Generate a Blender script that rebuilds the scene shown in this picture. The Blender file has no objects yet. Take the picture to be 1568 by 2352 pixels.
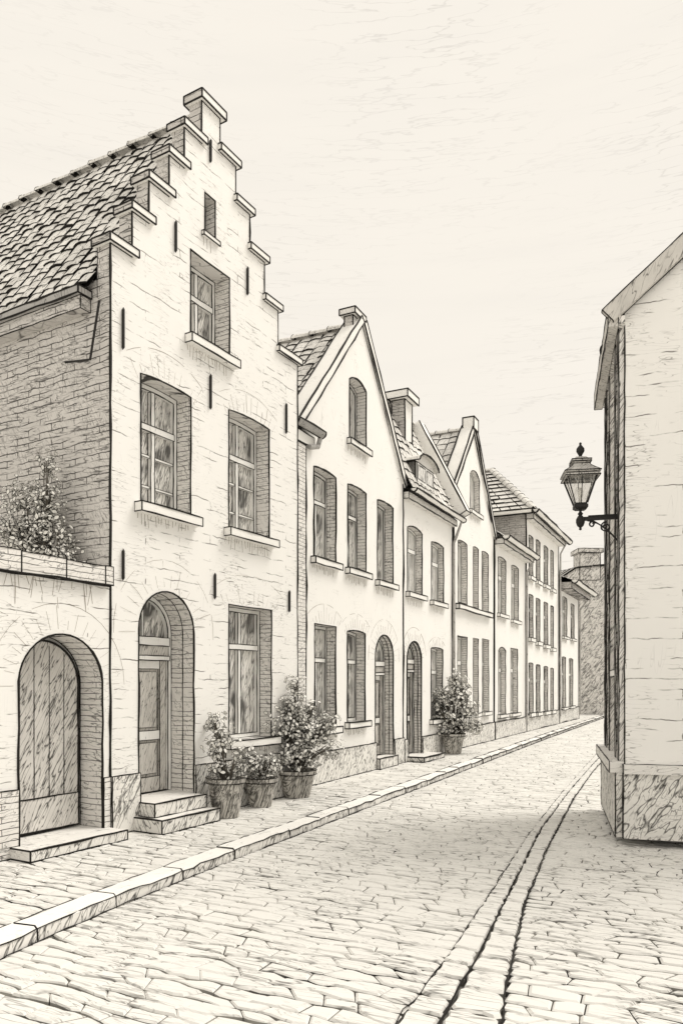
import bpy, math, random
from mathutils import Vector, Matrix, noise as pnoise
from mathutils.geometry import tessellate_polygon
random.seed(7)
R = math.radians
scene = bpy.context.scene
col = scene.collection

# ------------------------------------------------------------------ camera
TH = R(26.5)                       # yaw to the left of the street axis (+Y)
F, CX, HY, EYE = 1737.0, 784.0, 1570.0, 1.6
cam_d = bpy.data.cameras.new("camera")
cam = bpy.data.objects.new("camera", cam_d)
col.objects.link(cam)
cam.location = (0, 0, EYE)
cam.rotation_euler = (R(90), 0, TH)
cam_d.sensor_fit = 'HORIZONTAL'
cam_d.sensor_width = 36
cam_d.lens = 36 * F / 1568
cam_d.shift_y = (HY - 1176) / 1568
cam_d.clip_start = 0.05
cam_d.clip_end = 3000
scene.camera = cam

# ------------------------------------------------------------------ sky and sun
SUN_EL, SUN_AZ = R(56), R(48)      # azimuth from +Y (down the street) towards +X
world = bpy.data.worlds.new("World")
scene.world = world
world.use_nodes = True
wn = world.node_tree
for n in list(wn.nodes): wn.nodes.remove(n)


def nd(nt, typ, **kw):
    n = nt.nodes.new(typ)
    for k, v in kw.items(): setattr(n, k, v)
    return n


def lk(nt, a, b): nt.links.new(a, b)


def mth(nt, op, a, b=None, c=None, clamp=False):
    n = nd(nt, 'ShaderNodeMath', operation=op, use_clamp=clamp)
    for i, v in enumerate((a, b, c)):
        if v is None: continue
        if isinstance(v, (int, float)): n.inputs[i].default_value = v
        else: lk(nt, v, n.inputs[i])
    return n.outputs[0]


def mixc(nt, fac, a, b):
    n = nd(nt, 'ShaderNodeMix', data_type='RGBA')
    for i, v in ((0, fac), (6, a), (7, b)):
        if isinstance(v, (int, float)): n.inputs[i].default_value = v
        elif isinstance(v, tuple): n.inputs[i].default_value = (*v, 1)
        else: lk(nt, v, n.inputs[i])
    return n.outputs[2]


def maprange(nt, v, a, b, c, d):
    n = nd(nt, 'ShaderNodeMapRange')
    lk(nt, v, n.inputs[0])
    for i, x in enumerate((a, b, c, d)): n.inputs[i + 1].default_value = x
    return n.outputs[0]


def noise(nt, vec, scale, detail=2, rough=.5, dim='3D', dist=0):
    n = nd(nt, 'ShaderNodeTexNoise', noise_dimensions=dim)
    lk(nt, vec, n.inputs['Vector'])
    n.inputs['Scale'].default_value = scale
    n.inputs['Detail'].default_value = detail
    n.inputs['Roughness'].default_value = rough
    n.inputs['Distortion'].default_value = dist
    return n.outputs[0]


SKY_COL = (0.975, 0.915, 0.82)
sky = nd(wn, 'ShaderNodeTexSky', sky_type='NISHITA', sun_disc=False, sun_elevation=SUN_EL, sun_rotation=SUN_AZ)
sk = nd(wn, 'ShaderNodeVectorMath', operation='SCALE')
lk(wn, sky.outputs[0], sk.inputs[0]); sk.inputs['Scale'].default_value = 0.10
tc = nd(wn, 'ShaderNodeTexCoord')
sp = nd(wn, 'ShaderNodeSeparateXYZ'); lk(wn, tc.outputs['Generated'], sp.inputs[0])
az = mth(wn, 'ARCTAN2', sp.outputs[0], sp.outputs[1])
el = mth(wn, 'ARCSINE', sp.outputs[2])
cb = nd(wn, 'ShaderNodeCombineXYZ'); lk(wn, az, cb.inputs[0]); lk(wn, el, cb.inputs[1])
mp = nd(wn, 'ShaderNodeMapping'); lk(wn, cb.outputs[0], mp.inputs[0])
mp.inputs['Rotation'].default_value = (0, 0, R(-24)); mp.inputs['Scale'].default_value = (9, 95, 1)
cn = noise(wn, mp.outputs[0], 1.0, 3, .55)
streak = maprange(wn, mth(wn, 'ABSOLUTE', mth(wn, 'SUBTRACT', cn, .5)), 0, .018, 1, 0)
patch = mth(wn, 'MULTIPLY', maprange(wn, noise(wn, cb.outputs[0], 3.2, 2), .38, .60, 0, 1), maprange(wn, az, -.95, -.45, .15, 1))
soft = noise(wn, mp.outputs[0], .35, 2)
cloud = mth(wn, 'MULTIPLY', streak, patch)
cream = mixc(wn, mth(wn, 'MULTIPLY', cloud, .30), SKY_COL, (.48, .445, .40))
cream = mixc(wn, mth(wn, 'MULTIPLY', maprange(wn, soft, .45, .75, 0, 1), .10), cream, (.74, .71, .66))
skymix = mixc(wn, .03, cream, sk.outputs[0])
bg = nd(wn, 'ShaderNodeBackground'); lk(wn, skymix, bg.inputs[0]); bg.inputs[1].default_value = 1.0
wo = nd(wn, 'ShaderNodeOutputWorld'); lk(wn, bg.outputs[0], wo.inputs[0])

sun_d = bpy.data.lights.new("sun", 'SUN')
sun_d.energy = 2.2
sun_d.angle = R(26)
sun_d.color = (1.0, .95, .87)
sun = bpy.data.objects.new("sun", sun_d)
col.objects.link(sun)
sdir = Vector((math.sin(SUN_AZ) * math.cos(SUN_EL), math.cos(SUN_AZ) * math.cos(SUN_EL), math.sin(SUN_EL)))
sun.rotation_euler = sdir.to_track_quat('Z', 'Y').to_euler()
sun.location = (6, 10, 20)

vs = scene.view_settings
vs.view_transform = 'Standard'; vs.look = 'None'; vs.exposure = 0; vs.gamma = 1; vs.use_curve_mapping = False


# ------------------------------------------------------------------ materials
def base_mat(name, rough=.85):
    m = bpy.data.materials.new(name); m.use_nodes = True
    nt = m.node_tree
    b = nt.nodes['Principled BSDF']; b.inputs['Roughness'].default_value = rough
    b.inputs['Specular IOR Level'].default_value = .25
    return m, nt, b


def coords(nt, flat=False):
    t = nd(nt, 'ShaderNodeTexCoord')
    if flat: return t.outputs['Object']
    s = nd(nt, 'ShaderNodeSeparateXYZ'); lk(nt, t.outputs['Object'], s.inputs[0])
    c = nd(nt, 'ShaderNodeCombineXYZ')
    lk(nt, mth(nt, 'ADD', s.outputs[0], s.outputs[1]), c.inputs[0]); lk(nt, s.outputs[2], c.inputs[1])
    lk(nt, mth(nt, 'SUBTRACT', s.outputs[0], s.outputs[1]), c.inputs[2])
    return c.outputs[0]


def strokes(nt, vec, ang, fa, fl, w, detail=1.5):
    """thin wandering hatch strokes: ang = direction (deg), fa / fl = frequency across / along"""
    m0 = nd(nt, 'ShaderNodeMapping'); lk(nt, vec, m0.inputs[0]); m0.inputs['Rotation'].default_value = (0, 0, R(-ang))
    m1 = nd(nt, 'ShaderNodeMapping'); lk(nt, m0.outputs[0], m1.inputs[0]); m1.inputs['Scale'].default_value = (fl, fa, (fa + fl) * .12)
    n = noise(nt, m1.outputs[0], 1.0, detail, .5)
    return maprange(nt, mth(nt, 'ABSOLUTE', mth(nt, 'SUBTRACT', n, .5)), 0, w, 1, 0)


def courses(nt, vec, bw, bh, mortar, wob=.02):
    nv = nd(nt, 'ShaderNodeTexNoise'); lk(nt, vec, nv.inputs['Vector']); nv.inputs['Scale'].default_value = 3.0
    s = nd(nt, 'ShaderNodeVectorMath', operation='SCALE'); lk(nt, nv.outputs['Color'], s.inputs[0]); s.inputs['Scale'].default_value = wob
    a = nd(nt, 'ShaderNodeVectorMath', operation='ADD'); lk(nt, vec, a.inputs[0]); lk(nt, s.outputs[0], a.inputs[1])
    b = nd(nt, 'ShaderNodeTexBrick'); lk(nt, a.outputs[0], b.inputs['Vector'])
    b.inputs['Color1'].default_value = (0, 0, 0, 1); b.inputs['Color2'].default_value = (0, 0, 0, 1); b.inputs['Mortar'].default_value = (1, 1, 1, 1)
    b.inputs['Scale'].default_value = 1; b.inputs['Mortar Size'].default_value = mortar; b.inputs['Mortar Smooth'].default_value = .3
    b.inputs['Brick Width'].default_value = bw; b.inputs['Row Height'].default_value = bh
    return b.outputs['Color']


INK = (.012, .0105, .009)
M = {}


def bump(nt, b, h, strength=.3, dist=.01):
    bp = nd(nt, 'ShaderNodeBump'); lk(nt, h, bp.inputs['Height'])
    bp.inputs['Strength'].default_value = strength; bp.inputs['Distance'].default_value = dist
    lk(nt, bp.outputs[0], b.inputs['Normal'])


def plain(name, c, var=.12, scale=6, rough=.85, metal=0):
    m, nt, b = base_mat(name, rough)
    v = nd(nt, 'ShaderNodeTexCoord').outputs['Object']
    n = noise(nt, v, scale, 4, .6)
    lk(nt, mixc(nt, n, tuple(x * (1 - var) for x in c), tuple(min(1, x * (1 + var)) for x in c)), b.inputs['Base Color'])
    b.inputs['Metallic'].default_value = metal
    M[name] = m
    return m


def hatched(name, c, sets, brick=None, dark=INK, var=.10, flat=False, rough=.88):
    """base colour with worn joints (brick) and sets of hatch strokes, some painting shade: (angle, fa, fl, width, strength, patchiness)"""
    m, nt, b = base_mat(name, rough)
    v = coords(nt, flat)
    n = noise(nt, v, 2.3, 5, .6)
    c0 = mixc(nt, n, tuple(x * (1 - var) for x in c), tuple(min(.93, x * (1 + var)) for x in c))
    mask = None
    if brick:
        bw, bh, mo, st, lo, hi, wob = brick
        k = courses(nt, v, bw, bh, mo, wob)
        mm = nd(nt, 'ShaderNodeMapping'); lk(nt, v, mm.inputs[0]); mm.inputs['Scale'].default_value = (2.2, 9, 2)
        p = maprange(nt, noise(nt, mm.outputs[0], 1.0, 3, .6), lo, hi, 0, 1)
        mask = mth(nt, 'MULTIPLY', mth(nt, 'MULTIPLY', k, p), st)
        inv = mth(nt, 'SUBTRACT', 1.0, mask)
        bump(nt, b, inv, .25, .006)
    for (ang, fa, fl, w, st, pa) in sets:
        s = strokes(nt, v, ang, fa, fl, w)
        p = maprange(nt, noise(nt, v, 1.7 + ang * .01, 2), pa, pa + .2, 0, 1) if pa > 0 else None
        s = mth(nt, 'MULTIPLY', s, st)
        if p is not None: s = mth(nt, 'MULTIPLY', s, p)
        mask = s if mask is None else mth(nt, 'MAXIMUM', mask, s)
    lk(nt, mixc(nt, mask, c0, dark) if mask is not None else c0, b.inputs['Base Color'])
    M[name] = m
    return m


plain('ink', INK, .2, 20, .7)
plain('faded_ink', (.24, .205, .165), .3, 25, .8)
plain('iron', (.018, .017, .016), .3, 30, .55)
hatched('limewash', (.87, .86, .835), [(-3, 22, 2.2, .016, .75, .47), (6, 15, 1.5, .012, .6, .50), (86, 11, 1.4, .007, .35, .54)],
          brick=(1.1, .105, .006, .85, .50, .62, .075), dark=(.07, .06, .05), var=.03)
hatched('render_white', (.87, .86, .835), [(-2, 14, 1.4, .010, .5, .50), (88, 10, .9, .009, .45, .52), (20, 9, 1.5, .007, .4, .54)], dark=(.10, .085, .07), var=.03)
hatched('shade_grey_brick', (.60, .58, .555), [(3, 20, 1.6, .030, .8, .30), (62, 24, 4.0, .026, .7, .40), (48, 34, 6.0, .022, .65, .44)],  # grey tone and hatching paint shade onto the brick side faces
          brick=(.38, .074, .0068, .9, .38, .52, .06), var=.22)
hatched('shade_hatched_brick', (.80, .78, .75), [(10, 18, 3.5, .024, .8, .30), (58, 20, 5, .016, .75, .42)],  # strokes over the courses put shade into the reveal colour
          brick=(2.6, .058, .0045, .9, .36, .5, .03), var=.12)
hatched('stone', (.88, .87, .84), [(0, 26, 2.5, .010, .6, .46)], var=.05)
hatched('hatched_stone', (.80, .785, .75), [(56, 14, 3.6, .040, .95, .15), (70, 24, 6, .030, .9, .38), (4, 14, 3, .018, .7, .45)], var=.10)  # dense slanted strokes, also used as painted shade on step risers
hatched('timber', (.62, .60, .565), [(68, 28, 3.0, .028, .85, .25), (86, 38, 2.0, .022, .7, .40)], var=.25)
hatched('gate_timber', (.66, .64, .61), [(60, 24, 3.0, .040, .95, .0), (68, 34, 4.0, .026, .85, .40)], var=.25)
hatched('frame_paint', (.88, .87, .84), [(88, 30, 2.0, .016, .6, .45)], var=.08)
hatched('shade_render', (.84, .82, .79), [(60, 26, 1.8, .045, .95, .0), (63, 40, 3.2, .030, .85, .36), (89, 7, .25, .012, .9, .40)], var=.10)  # slanted strokes paint the shade of the street front
hatched('far_render', (.72, .70, .67), [(52, 6.5, 1.3, .045, .85, .0), (28, 6.5, 2.2, .035, .75, .35), (75, 6, 2, .035, .7, .4)], var=.12)  # grey and diagonal strokes paint the far wall as shaded
hatched('terracotta', (.56, .54, .50), [(80, 26, 4, .085, .95, .0), (55, 32, 8, .06, .9, .34)], var=.25)
hatched('step_stone', (.80, .785, .755), [(6, 24, 3, .022, .75, .40), (64, 30, 7, .018, .7, .44)], var=.10)
hatched('zinc', (.55, .535, .51), [(75, 40, 9, .05, .9, .25)], var=.2)
hatched('shaded_cheek', (.20, .195, .185), [(62, 22, 5, .05, .9, .2)], var=.25)  # dark tone stands in for shade on the dormer's side
hatched('lead', (.42, .41, .395), [(85, 30, 4, .03, .8, .3)], var=.15)
plain('sett', (.80, .785, .75), .08, 3.0, .8)
plain('leaf_pale', (.80, .79, .75), .12, 40, .7)
plain('leaf_mid', (.70, .69, .65), .25, 40, .7)
plain('bark', (.10, .09, .075), .3, 30, .9)
hatched('sett_worn', (.765, .755, .725), [(3, 17, 2.2, .030, .8, .38), (-8, 30, 4, .022, .7, .44)], flat=True, var=.06, dark=(.06, .055, .05))
hatched('kerb_stone', (.86, .85, .82), [(80, 9, 3.0, .014, .6, .46), (30, 14, 4, .010, .5, .5)], flat=True, var=.06, dark=(.05, .045, .04))


def make_tile():
    m, nt, b = base_mat('roof_tile', .85)
    v = nd(nt, 'ShaderNodeTexCoord').outputs['Object']
    n = maprange(nt, noise(nt, v, 1.3, 4, .65), .35, .65, 0, 1)
    c = mixc(nt, n, (.62, .605, .575), (.86, .845, .81))
    s = strokes(nt, coords(nt), 60, 26, 6, .028)
    lk(nt, mixc(nt, mth(nt, 'MULTIPLY', s, .7), c, INK), b.inputs['Base Color'])
    M['roof_tile'] = m


def make_joint():
    m, nt, b = base_mat('joint', .95)
    v = nd(nt, 'ShaderNodeTexCoord').outputs['Object']
    n = maprange(nt, noise(nt, v, .9, 4, .7), .40, .62, 0, 1)
    lk(nt, mixc(nt, n, (.50, .485, .45), (.012, .011, .010)), b.inputs['Base Color'])
    M['joint'] = m


def make_glass(name, pale, amount):
    m, nt, b = base_mat(name, .12)
    v = coords(nt)
    s = strokes(nt, v, 78, 17, 1.8, .05)
    s2 = strokes(nt, v, 66, 30, 3.2, .045)
    blot = maprange(nt, noise(nt, v, 3.0, 3), .50, .62, 0, 1)
    k = mth(nt, 'MAXIMUM', mth(nt, 'MULTIPLY', s, .9), mth(nt, 'MULTIPLY', s2, .8))
    k = mth(nt, 'MAXIMUM', k, mth(nt, 'MULTIPLY', blot, .2))
    dk = maprange(nt, noise(nt, v, 1.9, 2), .50, .58, 0, .88)
    k = mth(nt, 'MULTIPLY', mth(nt, 'MAXIMUM', k, mth(nt, 'MULTIPLY', dk, maprange(nt, strokes(nt, v, 80, 24, 2.5, .16), 0, .6, .45, 1))), amount)
    lk(nt, mixc(nt, k, pale, (.02, .019, .018)), b.inputs['Base Color'])
    b.inputs['Specular IOR Level'].default_value = .5
    M[name] = m


def make_lamp_glass():
    m, nt, b = base_mat('lamp_glass', .08)
    out = nt.nodes['Material Output']
    tr = nd(nt, 'ShaderNodeBsdfTransparent'); tr.inputs[0].default_value = (.90, .89, .87, 1)
    b.inputs['Base Color'].default_value = (.7, .69, .66, 1)
    mx = nd(nt, 'ShaderNodeMixShader')
    v = coords(nt)
    lk(nt, maprange(nt, strokes(nt, v, 80, 22, 4, .05), 0, 1, .12, .5), mx.inputs[0])
    lk(nt, tr.outputs[0], mx.inputs[1]); lk(nt, b.outputs[0], mx.inputs[2]); lk(nt, mx.outputs[0], out.inputs[0])
    M['lamp_glass'] = m


make_tile(); make_joint(); make_glass('window_glass', (.90, .885, .85), 1.0); make_glass('curtained_glass', (.93, .92, .89), .55); make_lamp_glass()

# ------------------------------------------------------------------ projection helpers (photo coordinates are 1568 x 2352)
FWD = Vector((-math.sin(TH), math.cos(TH), 0)); RGT = Vector((math.cos(TH), math.sin(TH), 0)); UP = Vector((0, 0, 1))


def ray(px, py): return FWD + RGT * ((px - CX) / F) + UP * ((HY - py) / F)


def ground(px, py, z=0.0):
    r = ray(px, py); t = (z - EYE) / r.z
    p = Vector((0, 0, EYE)) + r * t
    return p


# ------------------------------------------------------------------ mesh builder
class MB:
    def __init__(s): s.v, s.f, s.m, s.keys = [], [], [], []

    def key(s, k):
        if k not in s.keys: s.keys.append(k)
        return s.keys.index(k)

    def face(s, pts, k):
        i = len(s.v); s.v += [tuple(p) for p in pts]
        s.f.append(tuple(range(i, i + len(pts)))); s.m.append(s.key(k))

    def mesh(s, verts, faces, k):
        i = len(s.v); s.v += [tuple(p) for p in verts]; kk = s.key(k)
        for f in faces: s.f.append(tuple(a + i for a in f)); s.m.append(kk)

    def box(s, u0, u1, d0, d1, z0, z1, k, ink=0, wob=None, kk=None, skip_back=True):
        """kk: optional dict face->material for 'left','right','front','back','top','bottom'"""
        kk = kk or {}
        P = [Vector((u, d, z)) for z in (z0, z1) for d in (d0, d1) for u in (u0, u1)]
        for nme, f in (('bottom', (0, 2, 3, 1)), ('top', (4, 5, 7, 6)), ('front', (0, 1, 5, 4)), ('back', (2, 6, 7, 3)), ('left', (0, 4, 6, 2)), ('right', (1, 3, 7, 5))):
            s.face([P[i] for i in f], kk.get(nme, k))
        if ink:
            E = [(0, 1), (4, 5), (0, 4), (1, 5), (0, 2), (4, 6), (2, 6)]
            if not skip_back: E += [(2, 3), (6, 7), (3, 7), (1, 3), (5, 7)]
            for a, b in E: s.tube([P[a], P[b]], ink, wob=wob)

    def tube(s, pts, r, k='ink', sides=4, wob=None, step=None, closed=False, taper=True):
        pts = [Vector(p) for p in pts]
        if closed: pts = pts + [pts[0]]
        wob = r * .45 if wob is None else wob
        step = step or max(.12, r * 16)
        out = [pts[0]]
        for a, b in zip(pts, pts[1:]):
            L = (b - a).length
            n = max(1, int(L / step))
            for i in range(1, n + 1):
                p = a.lerp(b, i / n)
                if i < n: p = p + Vector((random.uniform(-1, 1), random.uniform(-1, 1), random.uniform(-1, 1))) * wob
                out.append(p)
        n = len(out); rings = []; up = Vector((.31, .53, .79)).normalized()
        for i, p in enumerate(out):
            t = (out[min(n - 1, i + 1)] - out[max(0, i - 1)])
            if t.length < 1e-6: t = Vector((0, 0, 1))
            t.normalize(); a = t.cross(up)
            if a.length < .05: a = t.cross(Vector((1, 0, 0)))
            a.normalize(); b = t.cross(a)
            rr = r * random.uniform(.72, 1.2)
            if taper and not closed and i in (0, n - 1): rr = r * .7
            rings.append([p + (a * math.cos(2 * math.pi * j / sides) + b * math.sin(2 * math.pi * j / sides)) * rr for j in range(sides)])
        verts = [q for rg in rings for q in rg]; faces = []
        for i in range(n - 1):
            for j in range(sides):
                faces.append((i * sides + j, i * sides + (j + 1) % sides, (i + 1) * sides + (j + 1) % sides, (i + 1) * sides + j))
        faces.append(tuple(range(sides - 1, -1, -1))); faces.append(tuple((n - 1) * sides + j for j in range(sides)))
        s.mesh(verts, faces, k)

    def pipe(s, pts, r, k, sides=10):
        s.tube(pts, r, k, sides, wob=0, step=9, taper=False)

    def lathe(s, c, prof, k, n=24, rot=0, ang=0):
        """prof: list of (radius, z)"""
        verts, faces = [], []
        for (r, z) in prof:
            for j in range(n):
                a = 2 * math.pi * (j + rot) / n + ang
                verts.append((c[0] + r * math.cos(a), c[1] + r * math.sin(a), c[2] + z))
        for i in range(len(prof) - 1):
            for j in range(n):
                faces.append((i * n + j, i * n + (j + 1) % n, (i + 1) * n + (j + 1) % n, (i + 1) * n + j))
        s.mesh(verts, faces, k)

    def beam(s, p0, p1, d0, d1, h, k, ink=0, kk=None):
        """sloping coping in the (u,z) plane from p0 to p1, thickness h above the line, depth d0..d1"""
        kk = kk or {}
        a, b = Vector((p0[0], 0, p0[1])), Vector((p1[0], 0, p1[1]))
        t = (b - a).normalized(); n = Vector((-t.z, 0, t.x))
        if n.z < 0: n = -n
        P = []
        for base in (a, b):
            for hh in (0, h):
                for d in (d0, d1):
                    P.append(base + n * hh + Vector((0, d, 0)))
        # idx: a0f0 a0b1 ahf2 ahb3 b0f4 b0b5 bhf6 bhb7
        for nme, f in (('front', (0, 4, 6, 2)), ('back', (1, 3, 7, 5)), ('top', (2, 6, 7, 3)), ('bottom', (0, 1, 5, 4)), ('e0', (0, 2, 3, 1)), ('e1', (4, 5, 7, 6))):
            s.face([P[i] for i in f], kk.get(nme, k))
        if ink:
            for x, y in ((0, 4), (2, 6), (3, 7), (0, 2), (4, 6), (2, 3), (6, 7)): s.tube([P[x], P[y]], ink)

    def build(s, name, parent=None, smooth=False):
        me = bpy.data.meshes.new(name)
        me.from_pydata(s.v, [], s.f)
        for k in s.keys: me.materials.append(M[k])
        me.polygons.foreach_set('material_index', s.m)
        if smooth: me.polygons.foreach_set('use_smooth', [True] * len(s.f))
        me.update()
        o = bpy.data.objects.new(name, me); col.objects.link(o)
        if parent: o.parent = parent
        return o


def tag(o, label, cat, group=None, kind=None):
    if label: o['label'] = label
    if cat: o['category'] = cat
    if group: o['group'] = group
    if kind: o['kind'] = kind
    return o


def empty(name, loc, rz=0):
    o = bpy.data.objects.new(name, None); col.objects.link(o)
    o.empty_display_size = .3
    o.location = loc; o.rotation_euler = (0, 0, rz)
    return o


# ------------------------------------------------------------------ openings
def opening(u0, u1, z0, z1, rise=0, n=12):
    """anticlockwise contour seen from the street; z1 is the crown, rise the sagitta"""
    pts = [(u0, z0), (u1, z0)]
    if rise <= 0: return pts + [(u1, z1), (u0, z1)]
    w = (u1 - u0) / 2; rise = min(rise, w)
    rad = (w * w + rise * rise) / (2 * rise); cz = z1 - rad; uc = (u0 + u1) / 2
    a0 = math.asin(min(1, w / rad))
    for i in range(n + 1):
        a = a0 - 2 * a0 * i / n
        pts.append((uc + rad * math.sin(a), cz + rad * math.cos(a)))
    return pts


class House:
    def __init__(h, name, label, cat, A, B, group=None, world_pts=None):
        a, b = world_pts if world_pts else (ground(*A), ground(*B))
        h.A, h.S = a, (b - a).normalized(); h.U = (b - a).length
        h.N = Vector((-h.S.y, h.S.x, 0))            # local +Y: into the house
        h.root = empty(name, (a.x, a.y, 0), math.atan2(h.S.y, h.S.x))
        tag(h.root, label, cat, group)
        mid = a.lerp(b, .5); h.dist = mid.dot(FWD)
        h.r = min(.042, 2.7 * h.dist / F); h.ri = h.r * .52
        h.holes = []; h.wall = MB()

    def uz(h, px, py, d=0.0):
        r = ray(px, py); o = Vector((0, 0, EYE)); p0 = h.A + h.N * d
        t = (p0 - o).dot(h.N) / r.dot(h.N); p = o + r * t
        return (p - h.A).dot(h.S), p.z

    def dz(h, px, py, u):
        r = ray(px, py); o = Vector((0, 0, EYE)); p0 = h.A + h.S * u
        t = (p0 - o).dot(h.S) / r.dot(h.S); p = o + r * t
        return (p - h.A).dot(h.N), p.z

    def zat(h, u, d, py):
        p = h.A + h.S * u + h.N * d
        return EYE + (HY - py) / F * Vector((p.x, p.y, 0)).dot(FWD)

    # ---- facade with openings
    def facade(h, outer, k='limewash', thick=.22, side_k='shade_grey_brick', back=True, outline=True, kedge=None):
        W = h.wall
        loops = [[Vector((u, 0, z)) for u, z in outer]] + [[Vector((u, 0, z)) for u, z in hl] for hl in h.holes]
        flat = [p for l in loops for p in l]
        # tessellate in a 2-D plane
        tri = tessellate_polygon([[Vector((p.x, p.z, 0)) for p in l] for l in loops])
        for t in tri:
            pts = [flat[i] for i in t]
            nn = (pts[1] - pts[0]).cross(pts[2] - pts[0])
            if nn.y > 0: pts.reverse()
            W.face(pts, k)
        n = len(outer)
        for i in range(n):
            (u0, z0), (u1, z1) = outer[i], outer[(i + 1) % n]
            kk = side_k if abs(u0 - u1) < 1e-4 and z1 < z0 else (kedge or k)  # left-facing edges take the side material with shade in its colour
            W.face([(u0, 0, z0), (u0, thick, z0), (u1, thick, z1), (u1, 0, z1)], kk)
        if outline:
            for i in range(n):
                (u0, z0), (u1, z1) = outer[i], outer[(i + 1) % n]
                W.tube([(u0, 0, z0), (u1, 0, z1)], h.r)

    def arch_fan(h, u0, u1, z1, rise, span=.28, n=11, k='faded_ink'):
        """soldier course over an opening, seen as fanned joints"""
        uc = (u0 + u1) / 2; w = (u1 - u0) / 2
        rise_ = max(rise, .12); rad = (w * w + rise_ * rise_) / (2 * rise_); cz = z1 - rad
        a0 = math.asin(min(1, w / rad))
        top = []
        for i in range(n + 1):
            a = -a0 * 1.05 + 2.1 * a0 * i / n
            aa = a + random.uniform(-.02, .02)
            r0 = rad + .05; r1 = rad + span * random.uniform(.45, 1.0)
            if rise <= 0: r0 = (z1 + .03 - cz) / max(.3, math.cos(aa))
            if r1 > r0 + .03:
                h.wall.tube([(uc + r0 * math.sin(aa), -.001, cz + r0 * math.cos(aa)), (uc + r1 * math.sin(aa), -.001, cz + r1 * math.cos(aa))], h.ri * random.uniform(.14, .34), k, 3, wob=.010)
            rt = rad + span
            top.append((uc + rt * math.sin(a), -.001, cz + rt * math.cos(a)))
        for q in range(0, n, 3):
            h.wall.tube(top[q:q + random.choice((3, 4))], h.ri * random.uniform(.18, .36), k, 3, wob=.012)

    def window(h, xl, xr, yt, yb, rise=0.0, style='cross', sill=.09, fan=False, reveal=.2, sill_h=.10, tr=.34, shared_sill=False):
        u0, u1 = h.uz(xl, (yt + yb) / 2)[0], h.uz(xr, (yt + yb) / 2)[0]
        xm = (xl + xr) / 2; z1 = h.uz(xm, yt)[1]; z0 = h.uz(xm, yb)[1]
        return h.window_at(u0, u1, z0, z1, rise, style, sill, fan, reveal, sill_h, tr, shared_sill)

    def window_at(h, u0, u1, z0, z1, rise=0.0, style='cross', sill=.09, fan=False, reveal=.2, sill_h=.10, tr=.34, shared_sill=False):
        q_ = 1.0 if h.dist < 13.5 else (.8 if h.dist < 17 else .55)
        r, ri = h.r * q_, h.ri * (1.3 if q_ == 1.0 else .85 * q_)
        w = u1 - u0; rs = rise * w / 2
        hole = opening(u0, u1, z0, z1, rs); h.holes.append(hole)
        n = len(hole)
        t = min(.06, w * .11); D = reveal
        # frame
        fm = MB()
        inner = opening(u0 + t, u1 - t, z0 + t, z1 - t, rs * .9)
        for i in range(n):
            j = (i + 1) % n
            a, b, c, d = hole[i], hole[j], inner[j], inner[i]
            fm.face([(a[0], D, a[1]), (b[0], D, b[1]), (c[0], D, c[1]), (d[0], D, d[1])], 'frame_paint')
            fm.face([(d[0], D, d[1]), (c[0], D, c[1]), (c[0], D + .05, c[1]), (d[0], D + .05, d[1])], 'frame_paint')
        fm.tube([(p[0], D - .002, p[1]) for p in hole], ri * .8, closed=True)
        fm.tube([(p[0], D - .002, p[1]) for p in inner], ri * .75, closed=True)
        uc = (u0 + u1) / 2
        zb, zt = z0 + t, z1 - t - .002
        zt_side = z1 - rs - t if rs else zt
        ztr = z1 - (z1 - z0) * tr
        bw = t * .62 * max(1, min(1.7, h.dist / 14))
        if style in ('cross', 'cross_bars'):
            fm.box(u0 + t, u1 - t, D - .015, D + .045, ztr - bw, ztr + bw, 'frame_paint', ri * .7)
            fm.box(uc - bw * .8, uc + bw * .8, D - .006, D + .046, zb, ztr - bw - .001, 'frame_paint', ri * .7)
            fm.box(uc - bw * .8, uc + bw * .8, D - .006, D + .046, ztr + bw + .001, zt, 'frame_paint', ri * .7)
            if style == 'cross_bars':
                for q in (.33, .74):
                    zz = ztr - bw - (ztr - bw - zb) * q
                    for (ua, ub) in ((u0 + t, uc - bw), (uc + bw, u1 - t)):
                        fm.box(ua, ub, D + .008, D + .044, zz - .014, zz + .014, 'frame_paint', ri * .5)
        elif style == 'two':
            fm.box(u0 + t, u1 - t, D - .012, D + .045, ztr - bw, ztr + bw, 'frame_paint', ri * .7)
            fm.box(uc - bw * .7, uc + bw * .7, D - .006, D + .046, zb, ztr - bw - .001, 'frame_paint', ri * .7)
        elif style == 'single':
            fm.box(uc - bw * .7, uc + bw * .7, D - .006, D + .046, zb, zt, 'frame_paint', ri * .7)
        f = fm.build('window', h.root)
        # reveal
        rv = MB()
        for i in range(n):
            a, b = hole[i], hole[(i + 1) % n]
            rv.face([(a[0], 0, a[1]), (a[0], D, a[1]), (b[0], D, b[1]), (b[0], 0, b[1])], 'stone' if i == 0 else 'shade_hatched_brick')
        rv.tube([(p[0], -.001, p[1]) for p in hole], r * .8, closed=True)
        rv.build('reveal', f)
        # panes
        pn = MB()
        pn.face([(p[0], D + .047, p[1]) for p in inner], 'window_glass' if h.dist < 13.5 else 'curtained_glass')
        pn.build('pane', f)
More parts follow.
